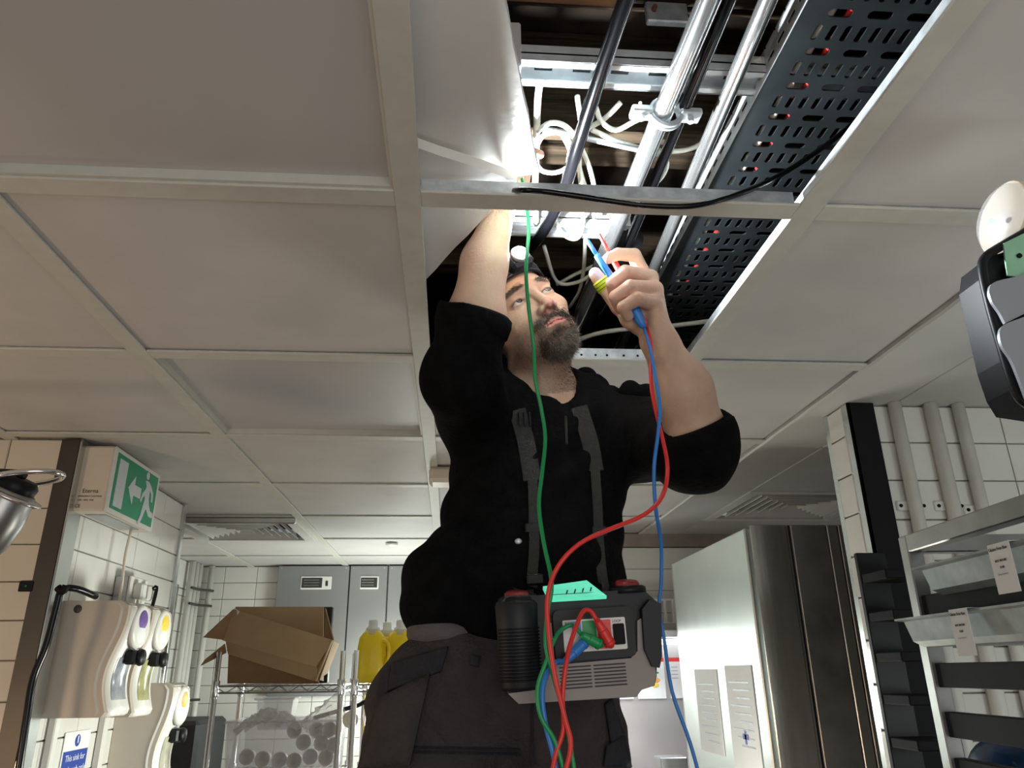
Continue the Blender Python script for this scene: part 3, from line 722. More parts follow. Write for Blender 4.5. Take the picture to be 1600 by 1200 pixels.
def beard_mask(x, y, z):
    ax_ = np.abs(x)
    full = ss(-.050, -.062, z)*ss(.0, .02, y)                         # chin + jaw
    tash = ss(-.046, -.054, z)*ss(.034, .028, ax_)*ss(.06, .07, y)
    lips = (((x/.0235)**2+((z+.0708)/(.0068-.0012*np.abs(x)/.02))**2) < 1) & (y > .07)
    cheek = ss(-.040-.25*(.055-y), -.060-.25*(.055-y), z)*ss(-.045, -.02, y)
    return full, tash, lips, cheek
fu, ta_, lp, ck = beard_mask(x, y, z)
blend(near*ck*.50, (.10, .065, .05))
core = near*np.clip(np.maximum(ta_, ss(-.082, -.092, z)*ss(.045, .06, y)*ss(.042, .032, ax_))+ss(.022, .028, ax_)*ss(.042, .036, ax_)*ss(-.05, -.06, z)*ss(.05, .06, y), 0, 1)
blend(core*.62, (.055, .036, .026))
blend(near*lp*1.0, (.46, .185, .16)); blend(near*lp*(np.abs(z+.0704) < .0009), (.14, .04, .035))  # thin dark line paints the shade between the lips
er = np.sqrt(((ax_-.032)/.0130)**2+((z+.0015)/.0052)**2); blend(near*(y > .06)*ss(1.75, 1.25, er)*.45, (.27, .13, .09)); blend(near*(y > .06)*ss(1.30, 1.05, er)*(z > -.001)*.75, (.06, .03, .02))  # lid crease shade painted round each eye, plus a dark lash line
br0 = near*(y > .05)*ss(1.3, .8, np.sqrt(((ax_-.031)/.019)**2+((z-.0235+.18*np.abs(ax_-.028))/.0048)**2)); blend(br0*.75, (.045, .028, .02))
blend(near*(z < -.0405)*(y > .088)*ss(1.5, .8, np.sqrt(((ax_-.0078)/.0048)**2+((z+.047)/.006)**2))*.8, (.07, .03, .025))  # shade inside the nostrils painted into the skin tone
scalp = near*np.maximum(ss(.068, .076, z+.25*np.minimum(y-.05, 0)*-1*0), ss(.035, .015, y)*ss(-.02, .0, z)*ss(.050, .06, ax_)*0+ss(-.005, -.03, y)*ss(-.06, -.04, z))
blend(scalp*.8, (.05, .035, .028))
# redder knuckles / palm side on the hand
hd = np.linalg.norm(vv-W(975, 450, 1.05), axis=1); blend(ss(.07, .02, hd)*.5, (.60, .32, .26))
nd = np.sqrt((x/.02)**2+((y-.11)/.02)**2+((z+.035)/.02)**2); blend(near*ss(1.3, .5, nd)*.4, (.62, .33, .26))
at = me.color_attributes.new('tone', 'FLOAT_COLOR', 'POINT'); at.data.foreach_set('color', np.hstack([tone, np.ones((len(tone), 1))]).ravel())
# hair strands
me.calc_loop_triangles()
def strands(name, prob, length, width, m, count, lab=None, curl=.5, down=None, parent=bo):
    nrm = np.empty(len(me.vertices)*3); me.vertices.foreach_get('normal', nrm); nrm = nrm.reshape(-1, 3)
    p = prob/prob.sum(); idx = np.random.choice(len(vv), count, p=p); g = G(); dn = -HU if down is None else down
    for i in idx:
        a = vv[i]+np.random.normal(0, .0012, 3); nn = nrm[i]; a = a-nn*.0004
        d = nn*(1-curl)+dn*curl+np.random.normal(0, .28, 3); d -= nn*min(0, d.dot(nn))*1.0; d = d+nn*.15; d /= np.linalg.norm(d)
        l = length*np.random.uniform(.6, 1.25); s_ = np.cross(d, np.random.normal(0, 1, 3)); s_ /= np.linalg.norm(s_); s_ *= width
        mid = a+d*l*.5+nn*l*.06; tip = a+d*l+dn*l*.12
        g.add([a-s_, a+s_, mid+s_*.7, mid-s_*.7, tip], [(0, 1, 2, 3), (3, 2, 4)])
    return g.out(name, m, parent, kind='stuff', label=lab)
chinm = near*(ss(-.080, -.092, z)*ss(.035, .055, y)*ss(.05, .035, ax_)+core)*(~lp)
strands('beard', chinm*np.where(z > -.066, .9, 1)*ss(-.0795, -.084, z)+1e-12, .0090, .00026, 'hair', 2300, None, .62)
strands('moustache', core*(z > -.066)*(~lp)+1e-12, .0060, .00026, 'hair', 1300, None, .8)
strands('beard', core*(z < -.060)*(ax_ > .022)*(~lp)+1e-12, .007, .00026, 'hair', 900, None, .7)
strands('beard', near*(ss(-.085, -.1, z)*ss(.045, .06, y)*ss(.035, .015, ax_))+1e-12, .015, .00028, 'hair_grey', 2300, 'greying tuft of beard')
strands('stubble', near*ck*(~lp)*ss(.10, .08, y)+1e-12, .0045, .00022, 'hair', 5200)
brow = near*(((np.abs(ax_-.031)/.019)**2+((z-.0235+.18*np.abs(ax_-.028))/.0050)**2) < 1)*(y > .05)
for s in (-1, 1):
    if (brow*(x*s > 0)).sum(): strands('eyebrow', (brow*(x*s > 0)).astype(float)+1e-12, .0055, .00022, 'hair', 380, None, .93, HX*s*.9+HU*.25)
sc = near*ss(.068, .08, z)*ss(.1, .08, y)+near*ss(-.01, -.03, y)*ss(-.06, -.04, z)
strands('hair', sc+1e-12, .008, .0004, 'hair', 5000)
ls = near*(np.abs(np.linalg.norm((np.stack([ax_-.032, (z+.0015)], 1))/np.array([.0125, .0050]), axis=1)-1) < .25)*(y > .075)*(z > 0)
if 0: strands('eyelashes', ls+1e-12, .006, .00018, 'hair', 90, None, .2, HU)
for s in (-1, 1):
    ec = hl(s*.032, .0720, -.001); e = G().ball(ec, .0138, 16).out('eye', 'eye', bo, True)
    gd = HF*.93+HU*.30+HX*.12; gd /= np.linalg.norm(gd)
    G().lathe([(.0001, .0143), (.0024, .01425), (.0052, .0133), (.0070, .0120)], ec, gd, 18).out('iris', 'iris', e, True)
# thumb tape
tp = [W(*p) for p in thumb]; d = (tp[3]-tp[2]); d /= np.linalg.norm(d); ct = tp[2]+d*.004
g = G()
g.lathe([(.0145, -.010), (.0150, -.009), (.0147, -.0035), (.0149, -.003), (.0143, .003), (.0145, .0035), (.0137, .0085), (.0128, .009)], ct, d, 20)
tpo = g.out('finger_tape', 'tape', pz, True, label='yellow green tape around the thumb')
for k in (-.0055, 0, .0055): G().lathe([(.0151-.0005*k/.0055, -.0007), (.0151-.0005*k/.0055, .0007)], ct+d*k, d, 20).out('tape_line', 'yellow_dark', tpo)

# --- hoodie
hood = SDF()
hood.e(W(846, 700, 1.37), (.172, .118, .17), None, .04)
hood.e(W(832, 820, 1.34), (.166, .115, .17), None, .05)
hood.e(W(812, 915, 1.29), (.172, .120, .12), None, .05)
hood.e(W(704, 925, 1.27), (.080, .10, .090), None, .05)
hood.c(W(815, 985, 1.27), W(900, 985, 1.27), .105, .10, .04)
hood.c(W(712, 938, 1.23), W(800, 985, 1.22), .070, .065, .04)
hood.c(W(850, 665, 1.37), W(745, 640, 1.32), .075, .074, .04)
hood.c(W(860, 662, 1.37), W(1000, 684, 1.35), .074, .072, .04)
hood.c(W(745, 645, 1.31), W(720, 594, 1.16), .074, .064, .04)
hood.c(W(720, 594, 1.16), W(742, 498, 1.115), .064, .057, .02, clip=(ERm+(WRR-ER)*.03, (WRR-ER)/np.linalg.norm(WRR-ER)))
hood.c(W(741, 503, 1.117), W(742, 497, 1.114), .060, .058, .012, clip=(ERm+(WRR-ER)*.03, (WRR-ER)/np.linalg.norm(WRR-ER)))
hood.c(W(1000, 688, 1.35), W(1086, 700, 1.185), .070, .064, .04)
lc = W(1085, 668, 1.150); ln = (WRL-EL)/np.linalg.norm(WRL-EL)
hood.c(W(1086, 705, 1.185), W(1090, 672, 1.155), .068, .066, .03, clip=(lc, ln))
for px_, py_, Y_, r_ in ((912, 594, 1.42, .027), (936, 604, 1.44, .021), (956, 614, 1.45, .018), (984, 612, 1.44, .024), (1012, 618, 1.43, .026), (1036, 640, 1.40, .03), (800, 600, 1.38, .03), (780, 575, 1.36, .04), (935, 640, 1.42, .05)):
    hood.e(W(px_, py_, Y_), r_, None, .006 if r_ < .031 else .03)
hood.c(hl(-.01, -.065, -.095), W(790, 610, 1.36), .050, .055, .02)                         # bunched hood behind the neck
for a, b in (((800, 590, 1.31), (862, 655, 1.265)), ((930, 600, 1.35), (884, 650, 1.28))): hood.c(W(*a), W(*b), .022, .013, .015)
hood.c(hl(0, -.025, -.050), NB+np.array([.004, -.012, .015]), .060, .062, .01, 's')
hood.c(W(868, 590, 1.24), W(888, 634, 1.245), .030, .008, .012, 's')
hood.c(ERm+(WRR-ERm)*.0, W(757, 410, 1.09), .049, .043, .004, 's'); hood.c(EL, ML, .0495, .048, .004, 's')
def folds(amp):
    def f(P):
        p = P*np.array([1., 1., 1.])
        a = np.sin(p[:, 0]*38+4*np.sin(p[:, 2]*11+p[:, 1]*9))*np.sin(p[:, 2]*27+3*np.sin(p[:, 0]*14))
        b = np.sin(p[:, 2]*70+5*np.sin(p[:, 0]*17)+p[:, 1]*30)*.45
        return amp*(a+b)
    return f
hf = folds(.0035)
hv, hfq = surf(lambda P: hood(P, hf), [-.20, 1.02, Z(-.02)], [.56, 1.56, Z(.66)], .0052)
ho = mesh('hoodie', hv, hfq, 'hoodie', pz, True)
# ribbed cuffs
for (a, dr, r) in ((ERm+(WRR-ER)*.035, WRR-ER, .0590), (lc+ln*.002+(np.array(EL)+ln*np.dot(lc-EL, ln)-lc)*.6, ln, .0625)):
    dr = dr/np.linalg.norm(dr); G().lathe([(r-.012, -.036), (r-.001, -.032), (r+.0015, -.012), (r, -.002), (r-.006, .003), (r-.0105, .001), (r-.011, -.02)], a, dr, 40).out('cuff', 'hoodie', ho, True)
# zip pull, drawstring eyelet, small logo stub
G().ball(W(810, 846, 1.185), (.006, .004, .005), 8).out('badge', 'galv', ho, True, label='tiny shiny badge on the hoodie front')
G().bbox(W(884, 650, 1.20)-np.array([.002, .002, .05]), W(884, 650, 1.20)+np.array([.002, .002, .0]), .001).out('zip', 'strap', ho)
G().bbox((-.012, -.002, -.008), (.012, .002, .008), .002, None, W(884, 628, 1.262)).out('collar_tag', 'shirt', pz) if False else None
# grey T-shirt hem
shirt = SDF(); shirt.e(W(706, 990, 1.25), (.072, .090, .034), None, .03); shirt.c(W(712, 990, 1.25), W(860, 1005, 1.25), .055, .07, .03)
sv, sf = surf(lambda P: shirt(P, folds(.002)), [-.2, 1.08, Z(-.06)], [.36, 1.42, Z(.16)], .007)
mesh('tshirt', sv, sf, 'shirt', pz, True)
# --- trousers
tr = SDF()
tr.e(W(775, 1085, 1.25), (.180, .115, .105), None, .05)
tr.c(W(735, 1045, 1.25), W(860, 1060, 1.25), .095, .095, .04)
for s, fx in ((-1, -.08), (1, .24)):
    hp = HP+np.array([s*.085, -.005, -.04]); kn_ = np.array([fx+.01, 1.25, 1.24]); an = np.array([fx, 1.33, FZ+.10])
    tr.c(hp, kn_, .108 if s > 0 else .115, .078, .02); tr.c(kn_, an, .078, .066, .02)
def tfold(P): 
    return .003*np.sin(P[:, 2]*55+6*np.sin(P[:, 0]*13))*np.sin(P[:, 0]*16+1)+.0012*np.sin(P[:, 2]*130+8*np.sin(P[:, 0]*20))
tv, tf = surf(lambda P: tr(P, tfold), [-.30, 1.05, FZ+.04], [.46, 1.45, Z(.08)], .0075)
to = mesh('trousers', tv, tf, 'trouser', pz, True)
def on_tr(px_, py_, lift=.004):                       # walk the sight line to the trouser surface
    d_ = ray(px_, py_); d_ /= np.linalg.norm(d_); t = .8
    for _ in range(60):
        e = tr(np.array([CAM+d_*t]), tfold)[0]
        if e < .0008: break
        t += max(e*.7, .0008)
        if t > 1.6: return W(px_, py_, 1.25)
    return CAM+d_*(t-lift)
def patch(name, poly, m, parent, n=8, th=.006):
    A, B, C_, D_ = poly; g = G(); v = []; f = []
    for i in range(n+1):
        for j in range(n+1):
            a, b = i/n, j/n; q = (np.array(A)*(1-a)+np.array(B)*a)*(1-b)+(np.array(D_)*(1-a)+np.array(C_)*a)*b
            v.append(on_tr(q[0], q[1], th))
    f = [(i*(n+1)+j, (i+1)*(n+1)+j, (i+1)*(n+1)+j+1, i*(n+1)+j+1) for i in range(n) for j in range(n)]
    o = mesh(name, v, f, m, parent, True); sm = o.modifiers.new('thick', 'SOLIDIFY'); sm.thickness = .004; sm.offset = 0
    return o
patch('pocket_band', [(606, 1038), (700, 1010), (690, 1048), (600, 1082)], 'trouser_dark', to)
patch('side_panel', [(596, 1052), (612, 1040), (604, 1095), (586, 1110)], 'trouser_dark', to)
patch('holster_pocket', [(592, 1090), (672, 1052), (640, 1196), (560, 1200)], 'trouser', to, th=.016)
patch('belt_loop', [(736, 1022), (752, 1026), (748, 1042), (734, 1038)], 'trouser_dark', to, 3, .008)
patch('side_pocket', [(946, 1100), (956, 1092), (978, 1160), (956, 1168)], 'trouser_dark', to, 5)
patch('knee_holster', [(948, 1165), (974, 1150), (986, 1198), (944, 1198)], 'trouser_dark', to, 5, .010)
g = G(); g.tube([on_tr(832, y_, .003) for y_ in range(1100, 1200, 12)], .002, 5); g.out('fly_seam', 'trouser_dark', to)
g = G(); g.tube([on_tr(x_, 1168+.02*(x_-640), .003) for x_ in range(645, 820, 14)], .0016, 5); g.tube([on_tr(x_, 1175+.02*(x_-640), .003) for x_ in range(645, 820, 14)], .0016, 5); g.out('thigh_seam', 'trouser_dark', to)
# boots
for s, fx in ((-1, -.08), (1, .24)):
    b_ = SDF(); b_.c((fx, 1.34, FZ+.06), (fx, 1.33, FZ+.16), .052, .055); b_.c((fx, 1.34, FZ+.05), (fx, 1.17, FZ+.042), .046, .040, .03)
    v_, f_ = surf(lambda P: np.maximum(b_(P), FZ+.006-P[:, 2]), [fx-.08, 1.10, FZ-.01], [fx+.08, 1.42, FZ+.24], .007); mesh('boot', v_, f_, 'boot', pz, True)

# --- headlamp
LP = W(808, 414, 1.150); hd_ = thing('headlamp', 'lit white headlamp on a dark head strap of the man', 'headlamp', tuple(LP))
dl = HF*.96+HU*.12+HX*.05; dl /= np.linalg.norm(dl)
g = G(); A = []
for a in np.linspace(0, 2*math.pi, 44): A.append(hl(.079*math.cos(a), -.012+.103*math.sin(a), .062+.0*math.sin(a)))
for dz in np.linspace(-.009, .009, 4): g.tube([p+HU*dz for p in A], .0035, 6)
g.out('head_strap', 'black_rubber', hd_, True)
hr = np.column_stack([HX, dl, np.cross(HX, dl)])
G().bbox((-.024, -.014, -.018), (.024, .012, .018), .006, hr, LP+dl*.010).out('housing', 'black_plastic', hd_)
G().lathe([(.016, .022), (.017, .028), (.015, .031), (.0145, .0255)], LP, dl, 24).out('bezel', 'galv', hd_, True)
G().lathe([(.0002, .0305), (.010, .030), (.0135, .028)], LP, dl, 24).out('lens', 'lamp_lens', hd_, True)
sp = light('headlamp_beam', 'SPOT', tuple(LP+dl*.045+HU*.006), 26, (.86, .94, .98), .012, (.50, -.46, .73), (math.radians(168), .25))
sp.parent = None

# ================================================================ TESTER AND LEADS
TC = W(905, 1008, 1.03)
rl = math.radians(4); tx = math.cos(rl)*RT+math.sin(rl)*UP; tx[1] += .14; tx /= np.linalg.norm(tx)
tz = np.array([0, -.06, 1.]); tz -= tx*tz.dot(tx); tz += 0; tz /= np.linalg.norm(tz); tyv = np.cross(tz, tx); RTt = np.column_stack([tx, tyv, tz])
te = thing('electrical_tester', 'black and beige electrical tester hung at the man\'s waist with lit green screen', 'tester', tuple(TC-tz*.07))
tl = lambda x, y, z: TC+tx*x+tyv*y+tz*z
def profile(pts, y0, y1):                        # extrude an (x,z) outline from y0 to y1 in tester space
    return G().prism([tl(x, y0, z) for x, z in pts], tyv*(y1-y0))
def rr(x0, x1, z0, z1, r, n=5):
    p = []
    for cx, cz, a0 in ((x1-r, z1-r, 0), (x0+r, z1-r, 90), (x0+r, z0+r, 180), (x1-r, z0+r, 270)):
        for k in range(n+1): a = math.radians(a0+90*k/n); p.append((cx+r*math.cos(a), cz+r*math.sin(a)))
    return p
profile([(-.100, .060), (-.098, -.052), (-.085, -.066), (.07, -.068), (.078, -.060), (.096, -.056), (.100, -.045), (.112, .048), (.098, .062), (.06, .066), (-.06, .066), (-.092, .068)], .0, .075).out('case', 'tester_black', te)
profile([(-.098, -.052), (-.085, -.065), (.068, -.067), (.077, -.059), (.094, -.055), (.098, -.042), (.094, .02), (.088, .03), (.080, .026), (.076, -.012), (.066, -.020), (-.035, -.022), (-.036, .03), (-.042, .03), (-.045, -.038), (-.06, -.050)], -.006, .0).out('front_shell', 'tester_white', te)
o = profile(rr(-.034, .074, -.018, .045, .008), -.009, -.001).out('socket_bezel', 'tester_black', te)
profile(rr(-.022, .062, -.008, .032, .002), -.0105, -.0088).out('socket_panel', 'white_plastic', te)
profile(rr(.024, .042, -.006, .030, .001), -.0112, -.010).out('red_zone', 'red', te); profile(rr(-.010, .002, .018, .030, .001), -.0112, -.010).out('blue_zone', 'blue', te)
profile(rr(.004, .022, .000, .030, .001), -.0112, -.010).out('green_zone', 'green', te)
profile(rr(.0445, .0595, -.002, .024, .002), -.013, -.010).out('power_socket', 'black_rubber', te)
for r in range(7):
    for c_ in ((-.030, .012), (.015, .058)):
        profile(rr(c_[0], c_[1], -.052+.0042*r, -.0502+.0042*r, .0008, 2), -.0068, -.0055).out('vent_slot', 'ink', te)
for s_ in (-1, 1):                                # grip columns
    x = -.077 if s_ < 0 else .100
    if s_ < 0: G().lathe([(.026, -.050), (.028, -.045), (.029, .03), (.030, .055), (.027, .060)], tl(x, .016, 0), tz, 28).out('grip', 'tester_black', te, True)
    for k in range(16):
        if s_ < 0:
            A = [tl(x+.0295*math.cos(a), .016+.0295*math.sin(a), -.038+.0042*k) for a in np.linspace(math.radians(200), math.radians(340), 14)]
            G().tube(A, .0011, 5).out('grip_rib', 'black_plastic', te, True)
profile([(.086, .040), (.084, -.010), (.092, -.032), (.101, -.034), (.106, -.02), (.113, .046), (.098, .052)], -.014, .004).out('grip', 'tester_black', te)
for x, z_ in ((-.077, .060), (.077, .066)):
    G().lathe([(.026, -.004), (.025, .004), (.021, .006)], tl(x, .018, z_), tz, 28).out('collar', 'black_plastic', te, True)
    G().lathe([(.0165, .004), (.0165, .010), (.0145, .0125), (.0001, .013)], tl(x, .018, z_), tz+tyv*-.25, 28).out('test_button', mat('dull_red_button', (.26, .018, .02), .4, noise=.1), te, True, label='dull red round button')
# green lit screen, leaning so that it is seen edge-on from below
R_ = [tl(-.038, -.012, .060), tl(.040, -.012, .060), tl(.024, .030, .083), tl(-.038, .030, .078)]
g = G(); g.prism(R_, tyv*.003-tz*.004); sc_ = g.out('screen', 'screen', te, label='lit green display')
for k in range(4):
    q = tl(-.012+.011*k, -.001, .0655+.0007*k); G().tube([q, q+tx*.003+tyv*.006+tz*.0045], .0010, 5).out('digit', 'ink', sc_)
text('RCD', .0055, tl(-.019, -.0107, .026), tx, tz, 'ink', te); text('LOOP', .0045, tl(.0445, -.0107, .026), tx, tz, 'ink', te)
# plugs
for nm, m_, a, b in (('plug', 'green', (-.002, -.028, .014), (.022, -.026, .000)), ('plug', 'red', (.020, -.028, .030), (.036, -.026, -.001)), ('plug', 'blue', (-.026, -.026, -.018), (.004, -.020, .004))):
    A, B = tl(*a), tl(*b); g = G().tube([A, A+(B-A)*.4, A+(B-A)*.45, A+(B-A)*.85, A+(B-A)*.88, B], [.0045, .0062, .0068, .0068, .0075, .0072], 12, smoothn=3)
    G().tube([B, B+tyv*.016], .005, 10).out(nm, m_, te, True)
    g.out(nm, m_, te, True)
# straps
def ribbon(pts, w_, name, m_, parent=None, nrm=(0, -1, 0), th=.0025):
    P = crom(pts, 5); T = np.gradient(P, axis=0); T /= np.linalg.norm(T, axis=1)[:, None]; n_ = np.array(nrm, float); g = G(); v = []
    for p, t in zip(P, T):
        s_ = np.cross(t, n_); s_ /= np.linalg.norm(s_); v += [p-s_*w_/2, p+s_*w_/2, p+s_*w_/2-n_*th, p-s_*w_/2-n_*th]
    f = [(i*4+k, i*4+(k+1) % 4, i*4+4+(k+1) % 4, i*4+4+k) for i in range(len(P)-1) for k in range(4)]
    g.add(v, f+[(3, 2, 1, 0), tuple(len(v)-4+k for k in range(4))]); return g.out(name, m_, parent)
def on_hood(px_, py_, lift=.005):
    d_ = ray(px_, py_); d_ /= np.linalg.norm(d_); t = .8
    for _ in range(80):
        e = hood(np.array([CAM+d_*t]), hf)[0]
        if e < .0008: break
        t += max(e*.7, .0008)
        if t > 1.7: return W(px_, py_, 1.25)
    return CAM+d_*(t-lift)
for pts, w1, lab in (([(808, 640), (822, 690), (832, 750)], .030, 'wide padded length'), ([(905, 635), (922, 690), (930, 735)], .030, 'wide padded length')):
    ribbon([on_hood(*p, .007) for p in pts], w1, 'shoulder_pad', 'strap', te, th=.006)
for pts, end in (([(832, 745), (834, 800), (835, 850), (832, 895), (829, 930)], (-.077, .03, .07)), ([(930, 730), (934, 790), (936, 840), (940, 890), (945, 925)], (.045, .03, .075))):
    ribbon([on_hood(*p, .006) for p in pts]+[tl(*end)], .016, 'strap', 'strap', te)
for p in ((833, 825), (936, 830), (836, 905)): G().bbox((-.013, -.004, -.008), (.013, .004, .008), .002, RTt, on_hood(*p, .010)).out('strap_buckle', 'black_plastic', te)
pts = [(812, 700), (820, 700), (828, 700)]
for p in pts: G().bbox((-.002, -.002, -.013), (.002, .002, .013), .001, RTt, on_hood(p[0], p[1]-45, .016)).out('pad_bar', 'black_plastic', te)

# probes
def lead(name, m_, pts, r, label): return pipe(name, [p if isinstance(p, np.ndarray) else W(*p) for p in pts], r, m_, label, 'test lead', 8) if isinstance(pts[-1], np.ndarray) or pts[-1][1] < 1225 else pipe(name, [p if isinstance(p, np.ndarray) else W(*p) for p in pts]+[W(pts[-1][0]+6, 1330, pts[-1][2]), W(pts[-1][0]+2, 1480, pts[-1][2])], r, m_, label, 'test lead', 8)
pb = thing('test_probe', 'blue test probe held in the raised hand, pale tip up', 'probe', tuple(W(993, 485, 1.06)))
bl = [W(918, 376, 1.055), W(945, 418, 1.058), W(962, 442, 1.072), W(990, 482, 1.062), W(1006, 512, 1.068)]
G().tube([bl[0], bl[0]+(bl[1]-bl[0])*.55], .0034, 12).out('insulated_tip', 'blue', pb, True)
G().tube([bl[0]-(bl[1]-bl[0])*.02, bl[0]+(bl[1]-bl[0])*.07], .0020, 8).out('metal_tip', 'galv', pb, True)
G().tube([bl[0]+(bl[1]-bl[0])*.55, bl[1], bl[2], bl[3]], .0055, 12, smoothn=4).out('handle', 'blue', pb, True)
G().tube([bl[3], bl[4]], [.0095, .0092, .0078, .0045], 14, smoothn=6).out('strain_relief', 'blue', pb, True)
pr_ = thing('test_probe', 'red test probe held behind the bent forefinger', 'probe', tuple(W(965, 420, 1.07)))
rd = [W(936, 366, 1.075), W(955, 400, 1.078), W(972, 432, 1.080), W(996, 480, 1.074), W(1012, 510, 1.078)]
G().tube([rd[0], rd[0]+(rd[1]-rd[0])*.8], .0030, 12).out('insulated_tip', 'red', pr_, True)
G().tube([rd[0]-(rd[1]-rd[0])*.04, rd[0]+(rd[1]-rd[0])*.07], .0018, 8).out('metal_tip', 'galv', pr_, True)
G().tube([rd[0]+(rd[1]-rd[0])*.8, rd[1], rd[2], rd[3], rd[4]], .0050, 12, smoothn=4).out('handle', 'red', pr_, True)
lead('test_lead', 'blue', [(1006, 512, 1.066), (1016, 545, 1.06), (1024, 590, 1.05), (1031, 635, 1.04), (1028, 680, 1.04), (1022, 730, 1.04), (1024, 790, 1.05), (1033, 850, 1.10), (1033, 910, 1.12), (1030, 950, 1.13), (1038, 1000, 1.14), (1050, 1080, 1.14), (1078, 1160, 1.14), (1095, 1230, 1.14)], .0028, 'blue test lead hanging from the raised hand past the elbow to the floor side')
lead('test_lead', 'red', [(1012, 512, 1.075), (1018, 550, 1.07), (1017, 590, 1.06), (1022, 630, 1.05), (1034, 680, 1.04), (1043, 730, 1.02), (1035, 775, 1.00), (1005, 805, .98), (950, 828, .96), (905, 850, .95), (872, 885, .95), (856, 930, .96), (857, 985, .96), (866, 1050, .96), (882, 1120, .96), (892, 1165, .96), (880, 1230, .96)], .0031, 'red test lead curling down from the raised hand across the hoodie front')
lead('test_lead', 'green', [(816, 280, 1.035), (822, 310, 1.02), (826, 360, 1.00), (822, 420, .99), (826, 480, 1.0), (834, 540, 1.02), (836, 590, 1.02), (846, 640, 1.03), (852, 685, 1.03), (847, 740, 1.02), (842, 790, 1.0), (850, 850, .98), (862, 910, .965), (855, 960, .965), (853, 1010, .965), (866, 1060, .965), (880, 1110, .965), (890, 1160, .965), (900, 1230, .965)], .0029, 'green test lead hanging the whole way from the opening across the man\'s face')
lead('test_lead', 'red', [tl(.020, -.028, .030), tl(.012, -.030, .042), tl(.000, -.034, .040), (893, 1000, .975), (884, 1040, .965), (879, 1090, .965), (880, 1140, .965), (868, 1180, .965), (862, 1230, .965)], .0030, 'thin red lead arching out of the tester and dropping in front of it')
lead('test_lead', 'green', [tl(-.002, -.028, .014), tl(-.014, -.032, .026), tl(-.030, -.034, .020), (866, 1000, .975), (853, 1035, .965), (840, 1075, .965), (845, 1120, .965), (868, 1160, .965), (885, 1230, .965)], .0028, 'thin green lead looping out of the tester to the left')
lead('test_lead', 'blue', [tl(-.026, -.026, -.018), (868, 1035, .985), (852, 1058, .975), (847, 1090, .970), (852, 1130, .970), (866, 1185, .970), (870, 1230, .970)], .0034, 'blue lead running from the tester down beside the thin green lead')

# ladder under the man (below the frame)
ld = thing('step_ladder', 'aluminium platform step ladder under the man', 'ladder', (.08, 1.3, 0))
G().bbox((-.20, 1.08, FZ-.03), (.36, 1.45, FZ), .004).out('platform', 'aluminium', ld)
for x in (-.20, .34):
    G().tube([(x+.01, 1.10, FZ-.02), (x+.01+(-.05 if x < 0 else .05), .78, .0)], .016, 8).out('rail', 'aluminium', ld); G().tube([(x+.01, 1.43, FZ-.02), (x+.01+(-.05 if x < 0 else .05), 1.75, .0)], .014, 8).out('rail', 'aluminium', ld)
for k in range(1, 3): G().bbox((-.225, 1.10-.107*k*1.0-.05, FZ*(1-k/3)-.012), (.385, 1.10-.107*k+.03, FZ*(1-k/3)+.012), .003).out('tread', 'aluminium', ld)

# ================================================================ LEFT SIDE
# exit sign
EX = -.985
es = thing('exit_sign', 'green and white emergency exit sign box high on the tiled wall corner', 'exit sign', (-1.078, 2.37, Z(.435)))
ey0, ey1, ez0, ez1 = 2.19, 2.545, Z(.440), Z(.632)
sb = G().bbox((-1.078, ey0, ez0), (EX, ey1, ez1), .006).out('housing', 'cream_plastic', es)
G().bbox((EX-.004, ey0+.001, ez0), (EX+.003, ey1, ez1), .003).out('front_rim', 'white_plastic', es)
G().bbox((EX+.002, ey0+.018, ez0+.014), (EX+.0045, ey1-.018, ez1-.014), .001).out('green_panel', 'sign_green', es)
G().bbox((-1.06, ey0+.05, ez0-.002), (-1.0, ey1-.06, ez0+.001), .001).out('label_plate', 'steel_panel', es)
LY, LZ = ey1-ey0, ez1-ez0
def pic(poly, name='pictogram'): G().prism([(EX+.0045, ey0+LY*a, ez0+LZ*b) for a, b in poly], (.0012, 0, 0)).out(name, 'sign_white', es)
pic([(.09, .12), (.26, .12), (.26, .85), (.09, .85)])
pic([(.33, .50), (.45, .74), (.45, .59), (.60, .59), (.60, .42), (.45, .42), (.45, .27)])
pic([(.70+.035*math.cos(a), .85+.062*math.sin(a)) for a in np.linspace(0, 2*math.pi, 15)[:-1]])
pic([(.665, .76), (.74, .77), (.80, .72), (.87, .62), (.885, .47), (.855, .47), (.835, .59), (.785, .64), (.79, .50), (.815, .40), (.86, .32), (.93, .30), (.93, .22), (.84, .22), (.77, .32), (.745, .28), (.70, .12), (.655, .02), (.625, .05), (.66, .17), (.68, .32), (.705, .46), (.69, .52), (.655, .46), (.63, .38), (.61, .41), (.64, .54), (.69, .62), (.70, .68)])
text('Eterna', .017, (-1.055, ey0-.0008, ez0+.052), (1, 0, 0), (0, 0, 1), 'ink', es)
for k, t_ in enumerate(('EMERGENCY LIGHTING', '230V  50Hz  IP20')): text(t_, .0062, (-1.064, ey0-.0008, ez0+.040-.011*k), (1, 0, 0), (0, 0, 1), 'ink', es)
text('CE', .013, (-1.068, ey0-.0008, ez0+.010), (1, 0, 0), (0, 0, 1), 'ink', es)
pipe('white_flex', [(-1.03, 2.50, ez0), (-1.035, 2.50, Z(.36)), (-1.03, 2.50, Z(.28)), (-1.03, 2.51, Z(.20)), (-1.02, 2.55, Z(.178)), (-1.015, 2.60, Z(.20)), (-1.02, 2.62, Z(.25))], .0045, 'cream_plastic', 'cream flex looping from exit sign down to the wall socket', 'cable', 8)
so = thing('wall_socket', 'grey metal wall socket with white plugs below the exit sign', 'socket', (-1.08, 2.62, Z(.22)))
